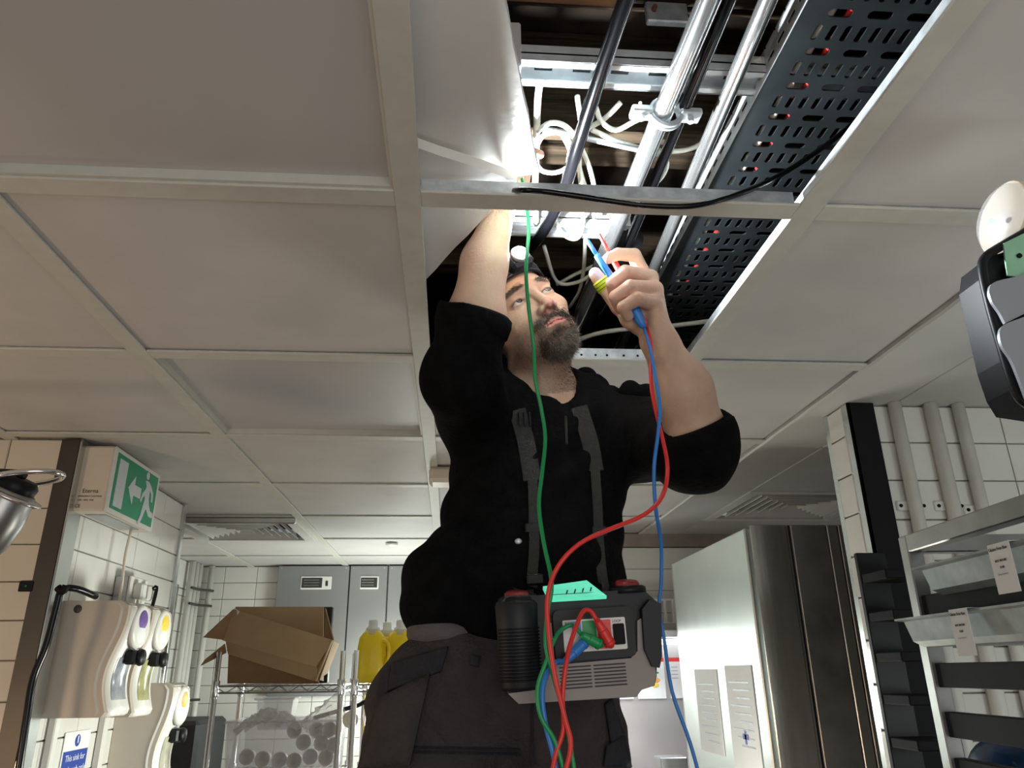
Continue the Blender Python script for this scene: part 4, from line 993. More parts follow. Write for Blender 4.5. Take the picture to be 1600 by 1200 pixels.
G().bbox((-1.08, 2.56, Z(.22)), (-1.035, 2.70, Z(.305)), .004).out('back_box', 'steel_dull', so); G().bbox((-1.036, 2.56, Z(.22)), (-1.028, 2.70, Z(.305)), .002).out('face_plate', 'white_plastic', so)
for y in (2.60, 2.66): G().bbox((-1.029, y-.018, Z(.235)), (-.995, y+.018, Z(.285)), .006).out('plug', 'white_plastic', so)
pipe('black_flex', [(-.995, 2.66, Z(.272)), (-.985, 2.665, Z(.28)), (-.985, 2.665, Z(.25)), (-.99, 2.66, Z(.20)), (-1.0, 2.64, Z(.13)), (-1.0, 2.64, Z(-.05))], .006, 'black_cable', 'black flex dropping from the wall socket behind the middle dispenser', 'cable', 8)
# soap dispensers
def dispenser(y0, zt, h, d, dw, m_label, m_win, label):
    t = thing('soap_dispenser', label, 'dispenser', (-1.08, y0+dw/2, zt-h), 'soap dispensers on the tiled wall')
    # side outline (x from wall, z): the wavy front
    pts = []
    for k in range(25):
        a = k/24; z_ = zt-h*a; x_ = d*(.86+.085*math.cos((a-.15)*math.pi*1.8)-.03*math.sin(a*math.pi)); pts.append((-1.079+x_, z_))
    pts[0] = (pts[0][0]-.02, zt); pts[-1] = (pts[-1][0]-.012, zt-h)
    n = len(pts); g = G(); ys = (y0, y0+.010, y0+dw-.012, y0+dw); ins = (.010, 0, 0, .010); v = []
    for yy, e in zip(ys, ins):
        v += [(-1.079, yy, zt)]+[(x-e, yy, z_) for x, z_ in pts]+[(-1.079, yy, zt-h)]
    q = n+2; f = [list(range(q-1, -1, -1)), list(range(3*q, 4*q))]+[(l*q+i, l*q+(i+1) % q, (l+1)*q+(i+1) % q, (l+1)*q+i) for l in range(3) for i in range(q)]
    body_ = g.add(v, f).out('casing', 'beige_plastic', t); smooth_angle(body_, 35)
    xf = lambda a: float(np.interp(a, np.linspace(0, 1, n), [p[0] for p in pts]))
    # front moulding strip following the outline
    g = G(); v = []
    for a in np.linspace(.02, .99, 24): v += [(xf(a)-.03, y0+.0-.002, zt-h*a), (xf(a)+.003, y0+.008, zt-h*a), (xf(a)+.003, y0+dw-.01, zt-h*a), (xf(a)-.03, y0+dw+.002, zt-h*a)]
    g.add(v, [(i*4+k, i*4+k+1, i*4+5+k, i*4+4+k) for i in range(23) for k in range(3)]); fr = g.out('front_cover', 'white_plastic', t, True)
    # drum with label
    zc_ = zt-h*.22; xc = xf(.22)
    G().lathe([(.062, -.004), (.062, .004), (.054, .010), (.050, .010)], (xc+.001, y0+dw/2, zc_), (1, 0, 0), 30).out('drum', 'white_plastic', fr, True)
    G().ball((xc+.0085, y0+dw*.5, zc_+.018), (.006, dw*.25, .030), 12).out('label', m_label, fr); G().ball((xc+.0085, y0+dw*.5, zc_-.022), (.0055, dw*.24, .028), 12).out('label_lower', 'paper', fr)
    g = G(); v = []
    for a in np.linspace(.50, .86, 12): v += [(xf(a)+.0045, y0+.024, zt-h*a), (xf(a)+.0075, y0+.03, zt-h*a), (xf(a)+.0075, y0+dw-.034, zt-h*a), (xf(a)+.0045, y0+dw-.028, zt-h*a)]
    g.add(v, [(i*4+k, i*4+k+1, i*4+5+k, i*4+4+k) for i in range(11) for k in range(3)]); g.out('window', m_win, t, True)
    G().bbox((xf(.45), y0+dw*.35, zt-h*.56), (xf(.45)+.030, y0+dw*.80, zt-h*.43), .006).out('push_block', 'black_plastic', t)
    G().lathe([(.022, .028), (.024, .033), (.020, .042), (.0001, .044)], (xf(.45), y0+dw*.6, zt-h*.495), (1, 0, 0), 24).out('push_button', 'black_plastic', t, True)
    G().lathe([(.011, 0), (.011, .002), (.008, .003)], (-1.079+.045, y0+.001, zt-.022), (0, -1, 0), 20).out('lock', 'steel_dark', t, True)
    return t
dispenser(2.25, Z(.200), .300, .205, .145, 'purple', 'lens_grey', 'nearest and largest beige soap dispenser with purple label')
dispenser(2.47, Z(.205), .315, .190, .14, 'yellow', 'lens_olive', 'middle beige soap dispenser with yellow label')
dispenser(2.74, Z(-.020), .330, .195, .14, 'orange', 'lens_pale', 'lowest beige soap dispenser with torn orange label')
# conduits and sign under them
for y, nm in ((2.30, 'narrow white conduit nearest the wall corner below the dispensers'), (2.62, 'narrow white conduit right of the blue hand wash sign')):
    tag(G().bbox((-1.079, y, 0.6), (-1.058, y+.028, Z(-.06)), .003).out('wall_conduit', 'white_plastic'), nm, 'conduit')
sg = thing('hand_wash_sign', 'blue and white hand wash sink sign on the tiles under the dispensers', 'sign', (-1.077, 2.5, Z(-.36)))
G().bbox((-1.0785, 2.41, Z(-.36)), (-1.0755, 2.57, Z(-.145)), .001).out('sign_board', 'paper', sg)
G().bbox((-1.0758, 2.415, Z(-.355)), (-1.0745, 2.565, Z(-.195)), .0005).out('blue_field', 'sign_blue', sg)
for k, s_ in enumerate(('This sink for', 'hand wash only')): text(s_, .024, (-1.0742, 2.49, Z(-.222)-.030*k), (0, 1, 0), (0, 0, 1), 'paper', sg, align='CENTER')
G().lathe([(.016, 0), (.016, .001)], (-1.0755, 2.49, Z(-.170)), (1, 0, 0), 20).out('emblem', 'sign_blue', sg); G().bbox((-1.0745, 2.487, Z(-.177)), (-1.0735, 2.493, Z(-.158)), .0005).out('emblem_mark', 'paper', sg)
# black cable along the steel corner
pipe('black_cable', [W(150, 932, 2.23), W(120, 920, 2.16), W(97, 922, 2.13), W(88, 950, 2.13), W(72, 1010, 2.13), W(52, 1060, 2.13), W(42, 1120, 2.13), (W(30, 1200, 2.13)), W(20, 1260, 2.13)], .009, 'black_cable', 'thick black cable running down the steel wall corner', 'cable', 10)
pipe('cable_tie', [W(90, 918, 2.11), W(98, 924, 2.11), W(104, 915, 2.11)], .010, 'black_rubber', 'black cable tie gathering the cable at the wall corner', 'cable tie', 8)
sw = thing('small_black_plate', 'small black plate on the cream tiles beside the steel corner', 'plate', tuple(W(42, 924, 2.165)))
q = W(42, 916, 2.168); G().bbox(q-np.array([.020, .004, .014]), q+np.array([.018, .008, .014]), .002).out('plate', 'black_plastic', sw); G().ball(q-np.array([0, .005, 0]), .003, 6).out('indicator', 'green', sw)
# chrome lamp at the far left
hp_ = thing('heat_lamp', 'shiny chrome heat lamp with ring handle at the left edge', 'lamp', tuple(W(5, 800, 1.5)))
a0, a1 = W(62, 742, 1.50), W(-40, 900, 1.50); axl = np.array([.42, -.1, .9]); axl /= np.linalg.norm(axl); cb = W(6, 790, 1.5)
G().lathe([(.030, -.10), (.046, -.06), (.050, -.01), (.043, .038), (.040, .045)], cb-axl*.012, axl, 32).out('shade', 'steel_dull', hp_, True)
G().lathe([(.042, .028), (.058, .032), (.058, .036), (.042, .040)], cb-axl*.012, axl, 32).out('rim', 'chrome', hp_, True)
G().lathe([(.036, .036), (.038, .060), (.030, .070)], cb-axl*.012, axl, 32).out('collar', 'black_plastic', hp_, True)
rc = cb+axl*.066; A = [rc+np.array([.068*math.cos(a)+.002, .045*math.sin(a), .010*math.cos(a)-.008]) for a in np.linspace(0, 2*math.pi, 40)]
G().tube(A, .0055, 8).out('ring_handle', 'chrome', hp_, True)
G().tube([rc, rc+np.array([-.3, .05, .02]), (-2.4, 1.55, Z(.40))], .01, 8, smoothn=4).out('arm', 'black_plastic', hp_, True)

# left diffuser in the grid
def diffuser(name, x0, x1, y0, y1, z, label, m='white_plastic', lip=True):
    t = thing(name, label, 'air vent', ((x0+x1)/2, (y0+y1)/2, z-.02)); cx, cy = (x0+x1)/2, (y0+y1)/2; hw, hh = (x1-x0)/2, (y1-y0)/2
    g = G(); g.box((x0, y0, z+.06), (x1, y1, z+.065)); g.out('duct_plate', 'black_rubber', t)
    g = G(); e = .045
    for a, b in (((x0, y0), (x1, y0+e)), ((x0, y1-e), (x1, y1)), ((x0, y0+e), (x0+e, y1-e)), ((x1-e, y0+e), (x1, y1-e))): g.box((*a, z-.004), (*b, z+.012))
    g.out('frame', m, t)
    for k in range(6):
        s = 1-(k+.9)/7.0; s2 = s-.05
        a, b = (hw-e)*s, (hh-e)*s; a2, b2 = (hw-e)*s2, (hh-e)*s2; v = []
        zo, zi = z-.003, z+.022
        for A_, B_, zz in ((a, b, zo), (a2, b2, zi)):
            v += [(cx-A_, cy-B_, zz), (cx+A_, cy-B_, zz), (cx+A_, cy+B_, zz), (cx-A_, cy+B_, zz)]
        v += [(p[0], p[1], p[2]+.003) for p in v]
        f = [(i, (i+1) % 4, 4+(i+1) % 4, 4+i) for i in range(4)]+[(8+i, 12+i, 12+(i+1) % 4, 8+(i+1) % 4) for i in range(4)]+[(i, 8+i, 8+(i+1) % 4, (i+1) % 4) for i in range(4)]
        G().add(v, f).out('louvre', m, t)
    return t
dl_ = diffuser('ceiling_vent', -1.272+.02, -.672-.02, YB(4)+.02, YB(5)-.02, Z(H)-.012, 'square louvred ceiling vent near the back left corner')
G().bbox((-1.26, YB(4)-.004, Z(H)-.030), (-.684, YB(4)+.018, Z(H)-.004), .004).out('front_lip', 'steel_bright', dl_)
diffuser('ceiling_vent', 1.155, 1.755, 2.784, 3.376, Z(H), 'square louvred ceiling vent above the steel fridge')
tag(G().lathe([(.012, 0), (.03, .004), (.034, .012)], (-.32, 4.05, Z(H)-.014), (0, 0, 1), 20).out('sprinkler_rose', 'white_plastic', None, True), 'small round ceiling fitting in the far tiles', 'ceiling fitting')
q = V(694, 742, H-.02); tag(G().bbox(q-np.array([.05, .05, .035]), q+np.array([.05, .05, .018]), .012).out('smoke_detector', 'cream_plastic'), 'cream ceiling box half hidden behind the man\'s shoulder', 'detector')
# corner pipes
cp = []
for k, (x, y) in enumerate(((-1.555, 4.73), (-1.555, 4.80), (-1.555, 4.87), (-1.50, 4.93))):
    p_ = tag(G().tube([(x, y, .3), (x, y, Z(H))], .019, 12).out('corner_pipe', 'white_plastic', None, True), ['first', 'second', 'third', 'fourth'][k]+' from the left of four white pipes in the far left corner', 'pipe', 'white pipes in the far corner')
for z_ in (.49, .40, -.13): tag(G().tube([(-1.535, 4.70, Z(z_)), (-1.53, 4.82, Z(z_)), (-1.47, 4.91, Z(z_))], .008, 6).out('pipe_strap', 'steel_dark'), {.49: 'topmost', .40: 'middle', -.13: 'lowest'}[z_]+' dark band across the white corner pipes', 'pipe strap')
tag(G().bbox((-1.585, 4.40, Z(-.62)), (-1.30, 4.92, Z(-.22)), .02).out('dark_bin', 'dustbin'), 'dark bin below the white corner pipes', 'bin')

# steel panels on the far wall with small displays
pn = [(-1.085, -.645), (-.638, -.405), (-.398, .02)]
labs = ['widest far steel wall cabinet with long display', 'narrow far steel wall cabinet with small square display', 'far steel wall cabinet half hidden behind the man\'s back']
for k, (a, b) in enumerate(pn):
    t = thing('steel_cabinet', labs[k], 'cabinet', ((a+b)/2, 4.93, Z(-.1))); G().bbox((a, 4.90, Z(-.12)), (b, 4.965, Z(H)-.006), .003).out('door', 'steel_panel', t)
    for x in (a+.02, b-.02): G().lathe([(.004, 0), (.004, .002)], (x, 4.90, Z(H)-.02), (0, -1, 0), 8).out('screw', 'chrome', t)
    if k < 2:
        c_, hw = ((-.845, .095), (-.515, .058))[k]; zc_ = Z(.535)
        G().bbox((c_-hw, 4.892, zc_-.040), (c_+hw, 4.901, zc_+.040), .003).out('display_frame', 'white_plastic', t)
        G().bbox((c_-hw*.92, 4.889, zc_-.03), (c_+hw*(.4 if k == 0 else .85), 4.893, zc_+.03), .002).out('display', 'ink', t)
        for r in range(3): G().bbox((c_-hw*.8, 4.887, zc_+.014-.016*r), (c_+hw*(.2 if k == 0 else .5), 4.8892, zc_+.019-.016*r), .0005).out('text_row', 'steel_dull', t)
        if k == 0: G().bbox((c_+hw*.62, 4.888, zc_-.02), (c_+hw*.78, 4.893, zc_+.012), .002).out('switch', 'ink', t)

# wire shelving racks
def rack(x0, x1, y0, y1, label, front_only=False):
    t = thing('wire_shelving_rack', label, 'shelving', ((x0+x1)/2, (y0+y1)/2, 0))
    for x in (x0, x1):
        for y in (y0, y1):
            p_ = G().tube([(x, y, 0), (x, y, Z(.10))], .0125, 12).out('post', 'chrome', t, True)
            for zz in (Z(-.055), Z(-.43), Z(-.85)): G().lathe([(.017, -.035), (.019, -.03), (.017, 0), (.019, .03), (.016, .035)], (x, y, zz), (0, 0, 1), 12).out('clamp_sleeve', 'chrome', p_, True)
    for zz in (Z(-.045), Z(-.42), Z(-.84)):
        g = G()
        for y in (y0, y1):
            g.tube([(x0, y, zz), (x1, y, zz)], .004, 6); g.tube([(x0, y, zz-.028), (x1, y, zz-.028)], .004, 6); n = int((x1-x0)/.045)
            g.tube([(x0+(x1-x0)*k/n, y, zz-(.028 if k % 2 else 0)) for k in range(n+1)], .0025, 5)
        for x in (x0, x1): g.tube([(x, y0, zz), (x, y1, zz)], .004, 6); g.tube([(x, y0, zz-.028), (x, y1, zz-.028)], .004, 6)
        n = int((x1-x0)/.03)
        for k in range(1, n): xx = x0+(x1-x0)*k/n; g.tube([(xx, y0, zz+.004), (xx, y1, zz+.004)], .002, 4, caps=False)
        g.out('wire_shelf', 'steel_dull', t)
    return t
rack(-1.045, -.490, 3.70, 4.15, 'chrome wire shelving rack carrying the cardboard box')
rack(-.425, .20, 3.66, 4.10, 'chrome wire shelving rack carrying the yellow oil bottles')
# cardboard box (opened, tipped)
def P2(px_, py_, Y): return W(px_, py_, Y)
cb_ = thing('cardboard_box', 'open brown cardboard box lying tipped on the wire rack', 'box', tuple(W(430, 1066, 3.8)))
def sheet(name, corners, m_, parent, th=.006):
    c = [np.array(p) for p in corners]; n_ = np.cross(c[1]-c[0], c[2]-c[0]); n_ /= np.linalg.norm(n_); return G().prism(c, n_*th).out(name, m_, parent)
sheet('back_panel', [P2(368, 948, 4.0), P2(506, 948, 4.0), P2(504, 1060, 4.0), P2(356, 1066, 4.0)], 'card', cb_)
sheet('front_panel', [P2(366, 952, 3.80), P2(520, 1000, 3.72), P2(493, 1042, 3.70), P2(347, 1000, 3.76)], 'card', cb_)
sheet('lower_panel', [P2(352, 1000, 3.765), P2(494, 1043, 3.705), P2(497, 1066, 3.74), P2(356, 1022, 3.80)], 'card', cb_)
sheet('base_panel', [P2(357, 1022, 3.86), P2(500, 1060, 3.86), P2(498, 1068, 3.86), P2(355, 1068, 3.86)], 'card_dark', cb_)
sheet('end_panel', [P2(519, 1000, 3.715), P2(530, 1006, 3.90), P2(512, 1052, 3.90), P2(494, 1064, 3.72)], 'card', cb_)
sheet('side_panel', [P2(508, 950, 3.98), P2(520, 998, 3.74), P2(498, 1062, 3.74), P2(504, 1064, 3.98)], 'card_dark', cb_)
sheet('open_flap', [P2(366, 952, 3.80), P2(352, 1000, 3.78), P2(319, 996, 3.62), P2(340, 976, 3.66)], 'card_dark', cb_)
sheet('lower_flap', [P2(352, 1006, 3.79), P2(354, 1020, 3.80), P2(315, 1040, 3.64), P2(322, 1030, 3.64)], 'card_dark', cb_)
sheet('torn_edge', [P2(366, 950, 3.81), P2(373, 955, 3.79), P2(368, 968, 3.79), P2(363, 966, 3.80)], 'paper', cb_, .004)
q = W(510, 966, 4.06); tag(G().bbox(np.array([q[0]-.03, 4.04, Z(-.040)]), np.array([q[0]+.03, 4.09, q[2]+.055]), .004).out('black_gadget', 'black_plastic'), 'narrow black box standing behind the cardboard box', 'box')
# yellow bottles
def bottle(c, label):
    t = thing('oil_bottle', label, 'bottle', tuple(c), 'yellow oil bottles on the wire rack'); c = np.array(c)
    g = G(); v = []; prof = [(0, .062, .052), (.006, .068, .056), (.10, .068, .056), (.16, .066, .055), (.20, .060, .05), (.225, .040, .038), (.235, .030, .03)]
    for h_, a, b in prof:
        for k in range(20):
            th_ = 2*math.pi*k/20; e = .6; ca, sa = math.cos(th_), math.sin(th_); v.append(c+np.array([a*np.sign(ca)*abs(ca)**e, b*np.sign(sa)*abs(sa)**e, h_]))
    f = [(i*20+k, i*20+(k+1) % 20, i*20+20+(k+1) % 20, i*20+20+k) for i in range(len(prof)-1) for k in range(20)]+[list(range(19, -1, -1)), list(range(120, 140))]
    bt = g.add(v, f).out('bottle_body', 'oil', t, True)
    G().lathe([(.032, 0), (.032, .012), (.022, .018), (.022, .045), (.018, .05)], c+np.array([0, 0, .232]), (0, 0, 1), 20).out('cap', 'white_plastic', t, True)
    G().lathe([(.046, 0), (.038, .02), (.03, .028)], c+np.array([0, 0, .212]), (0, 0, 1), 20).out('neck', 'haze_plastic', t, True)
    G().tube([c+np.array([.035, -.03, .19]), c+np.array([.078, -.045, .17]), c+np.array([.080, -.045, .10]), c+np.array([.06, -.03, .07])], .009, 8, smoothn=4).out('handle', 'oil', t, True)
bottle((W(578, 1064, 3.78)[0], 3.80, Z(-.040)), 'left yellow oil bottle with white cap on the rack'); bottle((W(618, 1064, 3.80)[0]+.012, 3.84, Z(-.040)), 'right yellow oil bottle nearest the man\'s hip'); bottle((W(598, 1064, 4.0)[0]+.01, 4.0, Z(-.040)), 'rear yellow oil bottle glimpsed between the front two')
# clear tub, container, bag
def tub(x0, x1, y0, y1, z0, z1, m_, label, name='plastic_tub', flare=.012):
    t = thing(name, label, 'container', ((x0+x1)/2, (y0+y1)/2, z0)); th = .004; g = G()
    def ring(z, e): return [(x0-e, y0-e, z), (x1+e, y0-e, z), (x1+e, y1+e, z), (x0-e, y1+e, z)]
    v = ring(z0, -flare)+ring(z1, 0)+ring(z1, -th)+ring(z0+th, -flare-th); f = [(3, 2, 1, 0), (12, 13, 14, 15)]
    for l in range(3): f += [(l*4+i, l*4+(i+1) % 4, l*4+4+(i+1) % 4, l*4+4+i) for i in range(4)]
    g.add(v, f).out('tub_body', m_, t)
    g = G(); R1 = ring(z1, .006)+[ring(z1, .006)[0]]; g.tube(R1, .006, 6); g.out('rim', m_, t); return t
ZS = Z(-.416)
tub(-.990, -.50, 3.74, 4.08, ZS, Z(-.195), 'clear', 'large clear tub of stacked cups on the lower rack shelf')
tub(-.90, -.70, 4.10, 4.13, ZS+.1, Z(-.10), 'clear', 'tall clear lidded container behind the tub of cups') if False else None
tub(-.905, -.735, 3.90, 4.04, Z(-.24), Z(-.105), 'clear', 'grey clear food container stacked above the tub')
CUP = ['cup ring at the upper right of the clear tub', 'topmost right cup ring touching the tub corner', 'cup ring in the second row, left of centre', 'cup ring in the second row at the middle right', 'cup ring in the second row against the right wall', 'cup near the top middle of the clear tub', 'cup in the bottom row, second from the right wall', 'cup in the bottom row against the right wall', 'cup in the bottom row under the middle of the tub', 'cup in the bottom row left of the middle', 'cup in the bottom row, second from the left wall', 'leftmost cup in the bottom row of the tub']
for k, (x, z_) in enumerate(((-.60, -.235), (-.545, -.235), (-.655, -.285), (-.575, -.290), (-.52, -.30), (-.70, -.235), (-.62, -.345), (-.55, -.35), (-.69, -.36), (-.755, -.355), (-.83, -.35), (-.90, -.34))):
    c_ = np.array([x, 3.80, Z(z_)]); t = thing('plastic_cup', CUP[k], 'cup', tuple(c_-np.array([0, 0, .03])), 'plastic cups in the clear tub')
    G().lathe([(.022, .08), (.032, 0), (.034, -.002), (.034, -.006), (.029, -.006), (.020, .075)], c_, (0, 1, 0), 20).out('cup_wall', 'cream_plastic' if k % 3 else 'white_plastic', t, True)
tag(G().lathe([(.030, 0), (.036, -.002), (.036, -.01), (.022, -.01), (.02, .05)], W(548, 1124, 3.80), (.1, 1, .1), 22).out('cup_stack_end', 'cream_plastic', None, True), 'pale ringed cup poking above the tub edge', 'cup')
g = G(); n = 14; v = []
for i in range(n):
    for j in range(n):
        a, b = i/(n-1), j/(n-1); v.append((-.97+.30*a+.02*math.sin(9*b), 3.78+.16*b, Z(-.20)+.05*math.sin(math.pi*a)*math.sin(math.pi*b)+random.uniform(-.018, .018)-.04*(1-math.sin(math.pi*a))))
bg = g.add(v, [(i*n+j, (i+1)*n+j, (i+1)*n+j+1, i*n+j+1) for i in range(n-1) for j in range(n-1)]).out('plastic_bag', 'haze_plastic'); tag(bg, 'crumpled clear plastic bag in the left end of the tub', 'bag')
g = G(); v = []
for i in range(n):
    for j in range(n):
        a, b = i/(n-1), j/(n-1); p = W(470+a*60+b*10, 1135-55*a*(1-.6*b)-10*math.sin(5*b), 3.83+.05*b); v.append(p+np.random.normal(0, .005, 3))
tag(g.add(v, [(i*n+j, (i+1)*n+j, (i+1)*n+j+1, i*n+j+1) for i in range(n-1) for j in range(n-1)]).out('plastic_bag', 'haze_plastic'), 'pointed corner of a clear bag sticking out of the tub', 'bag')
tag(G().tube([W(490, 1122, 3.95), W(560, 1102, 3.95), W(640, 1060, 3.95)], .010, 8).out('tool_shaft', 'black_plastic', None, True), 'black tool shaft lying slanted between the two racks', 'handle')
tag(G().ball(W(592, 1118, 3.9), (.075, .06, .075), 10).out('bagged_goods', 'haze_plastic', None, True), 'pale bagged goods behind the right rack post', 'bag')

# ================================================================ RIGHT SIDE
# tall steel fridge
fr = thing('tall_fridge', 'tall stainless steel fridge with papers taped to its door side', 'fridge', (1.2, 2.6, 0))
FX, FY, FT = .882, 2.17, Z(.401)
G().bbox((FX+.02, FY, .1), (1.75, 3.0, FT), .004).out('cabinet_body', 'steel', fr)
G().bbox((FX-.004, FY+.035, .15), (FX+.02, 2.99, FT-.004), .004).out('door', 'steel_door', fr, label='bright satin steel door')
G().bbox((FX-.002, 2.955, .15), (FX+.022, 3.01, FT-.002), .003).out('door_edge', 'steel_bright', fr)
for a, b in ((1.0, 1.004),): G().box((a, FY-.002, .1), (b, FY+.002, FT-.002)).out('panel_joint', 'black_rubber', fr)
for a, b, m_ in ((FX+.0, .992, 'steel'), (1.006, 1.115, 'steel_dull'), (1.118, 1.150, 'steel_bright'), (1.153, 1.26, 'steel_dull'), (1.265, 1.30, 'steel_bright')):
    G().bbox((a, FY-.006, .1), (b, FY, FT-.001), .002).out('end_panel', m_, fr)
for y, dy, z0, z1, nm in ((2.700, .235, -.26, .00, 'sheet'), (2.385, .225, -.30, .01, 'sheet')):
    p_ = G().bbox((FX-.008, y-dy/2, Z(z0)), (FX-.0045, y+dy/2, Z(z1)), .001).out('taped_paper', 'paper', fr)
    for r in range(9): G().box((FX-.0086, y-dy*.36, Z(z1)-.05-.022*r), (FX-.0080, y+dy*(.36-.12*(r % 3)), Z(z1)-.046-.022*r)).out('text_line', 'plate', p_)
    if y < 2.5:
        G().box((FX-.009, y-.035, Z(z0)+.105), (FX-.0080, y+.012, Z(z0)+.119)).out('blue_mark', 'sign_blue', p_); G().box((FX-.009, y-.018, Z(z0)+.092), (FX-.0080, y-.004, Z(z0)+.130)).out('blue_mark', 'sign_blue', p_)
# grille, shelf, posters behind
gv = thing('hood_grille', 'white slatted grille above the lit shelf at the back', 'grille', (.9, 3.6, Z(.2)))
G().bbox((.55, 3.60, Z(.305)), (1.25, 3.62, Z(.315)), .002).out('top_rail', 'white_plastic', gv); G().bbox((.55, 3.60, Z(.20)), (1.25, 3.62, Z(.208)), .002).out('bottom_rail', 'white_plastic', gv)
for k in range(18): G().bbox((.56+.04*k, 3.60, Z(.207)), (.572+.04*k, 3.615, Z(.306)), .001).out('slat', 'white_plastic', gv)
sh = thing('steel_shelf', 'stainless wall shelf with a lit tube under it at the back', 'shelf', (.9, 3.5, Z(.1)))
G().bbox((.50, 3.40, Z(.135)), (1.50, 3.74, Z(.165)), .003).out('shelf_board', 'steel_mist', sh); G().tube([(.30+.22, 3.50, Z(.118)), (1.25, 3.50, Z(.118))], .012, 12).out('lamp_tube', 'tube_glow', sh, True)
light('shelf_tube_light', 'AREA', (.85, 3.47, Z(.10)), 3.2, (.95, .98, 1), .7, (-.25, -.35, -.9), None, .04)
G().bbox((.50, 3.715, Z(-.9)), (2.0, 3.745, Z(.135)), .003).out('back_plate', 'steel_mist', sh)
for k in range(5):
    x = .63+.155*k
    p_ = thing('menu_poster', ['leftmost', 'second', 'third', 'fourth', 'rightmost'][k]+' of the red headed burger instruction sheets under the back shelf', 'poster', (x, 3.71, Z(-.115)), 'instruction sheets at the back')
    G().bbox((x-.067, 3.705, Z(-.125)), (x+.067, 3.709, Z(.055)), .001).out('sheet', 'paper', p_); G().bbox((x-.066, 3.7035, Z(.036)), (x+.066, 3.7052, Z(.054)), .0004).out('red_header', 'red', p_)
    G().ball((x+.02, 3.704, Z(-.045)), (.022, .002, .011), 8).out('bun_picture', 'orange', p_); G().ball((x+.018, 3.7035, Z(-.066)), (.018, .002, .010), 8).out('filling_picture', 'yellow', p_); G().ball((x+.03, 3.7035, Z(-.012)), (.010, .0015, .004), 8).out('leaf_picture', 'green', p_)
    for r in range(4): G().box((x-.055, 3.7042, Z(.01-.016*r)), (x-.025, 3.7052, Z(.013-.016*r))).out('text_line', 'plate', p_)
q = W(1050, 1190, 3.3); tag(G().bbox(q-np.array([.06, .05, .05]), q+np.array([.05, .05, .02]), .004).out('steel_pan', 'steel_bright'), 'bright steel pan at the foot of the back counter', 'pan')
ct = thing('steel_counter', 'stainless back counter left of the fridge', 'counter', (.8, 3.4, 0)); G().bbox((.45, 3.15, Z(-.50)), (1.6, 3.70, Z(-.455)), .004).out('worktop', 'steel_mist', ct); G().bbox((.48, 3.20, 0), (1.58, 3.69, Z(-.50)), .004).out('base_unit', 'steel_dull', ct)

# wall pipes on the right wall
for k, (px_, r) in enumerate(((1404, .0165), (1461, .017), (1504, .0155))):
    x = W(px_, 660, YW-.02)[0]+.0
    lab = ['left', 'middle', 'right'][k]+' of three white painted wall pipes beside the steel rack'
    t = thing('wall_pipe', lab, 'pipe', (x, YW-.02, .3), 'white wall pipes')
    G().tube([(x, YW-.018, .3), (x, YW-.018, Z(H)-.003)], r, 16).out('pipe', 'white_plastic', t, True)
    zc_ = Z(.375 if k < 2 else .365)
    G().bbox((x-.040, YW-.006, zc_-.013), (x+.034, YW+.002, zc_+.013), .003).out('saddle_plate', 'white_plastic', t)
    A = [(x+(r+.0025)*math.cos(a), YW-.018+(r+.0025)*math.sin(a), zc_) for a in np.linspace(math.pi, 2*math.pi, 12)]; G().tube([A[0]]+A+[A[-1]], .0045, 6).out('saddle_loop', 'white_plastic', t, True)
    for s_ in (-1, 1): G().lathe([(.0045, 0), (.0045, .002)], (x+s_*.030, YW-.006, zc_), (0, -1, 0), 10).out('screw', 'black_rubber', t)
x = W(1452, 660, YW-.01)[0]
tag(G().tube([(x, YW-.004, .3), (x, YW-.004, Z(H)-.003)], .005, 8).out('thin_cable', 'cream_plastic', None, True), 'thin cream cable running up beside the middle wall pipe', 'cable')

# trolley rack with trays
rk = thing('tray_rack', 'steel tray trolley rack at the lower right', 'rack', (1.0, 1.35, 0))
# the rack stands turned; front-left post A, and rails running to the right and nearer
A_ = np.array([W(1422, 850, 1.20)[0], 1.20]); _e = ray(1600, 776); _e = _e*((W(1420, 838, 1.20)[2]-ZC)/_e[2]); dr = _e[:2]-A_; dr = dr/np.linalg.norm(dr); dn_ = np.array([-dr[1], dr[0]])     # along the front rails / into depth
Lr = .62; Dp = .40
def RK(u, v, z): return np.array([A_[0]+dr[0]*u+dn_[0]*v, A_[1]+dr[1]*u+dn_[1]*v, z])
Rk = np.column_stack([[dr[0], dr[1], 0], [dn_[0], dn_[1], 0], [0, 0, 1]])
ztop = W(1420, 838, 1.20)[2]
for u, v in ((0, 0), (Lr, 0), (0, Dp), (Lr, Dp)): G().bbox((-.0125, -.0125, .08), (.0125, .0125, ztop), .002, Rk, RK(u, v, 0)).out('post', 'steel_dull', rk)
for (u0, v0, u1, v1) in ((.012, 0, Lr-.012, 0), (.012, Dp, Lr-.012, Dp)): G().bbox((u0, v0-.0125, ztop-.028), (u1, v0+.0125, ztop), .002, Rk, RK(0, 0, 0)).out('top_rail', 'steel_dull', rk)
for u in (0, Lr): G().bbox((u-.0125, .012, ztop-.028), (u+.0125, Dp-.012, ztop), .002, Rk, RK(0, 0, 0)).out('top_rail', 'steel_dull', rk)
levels = [W(1440, 925, 1.2)[2]-.01, W(1440, 985, 1.2)[2]-.005, W(1470, 1052, 1.2)[2], W(1480, 1128, 1.2)[2], W(1490, 1200, 1.2)[2], W(1500, 1290, 1.2)[2]]
for zz in levels[:1]+[l+.012 for l in levels[2:]]:
    for v in (.0, Dp): G().bbox((.012, v-.006, zz-.032), (Lr-.012, v+.012, zz+.003), .001, Rk, RK(0, 0, 0)).out('runner', 'black_rubber', rk)
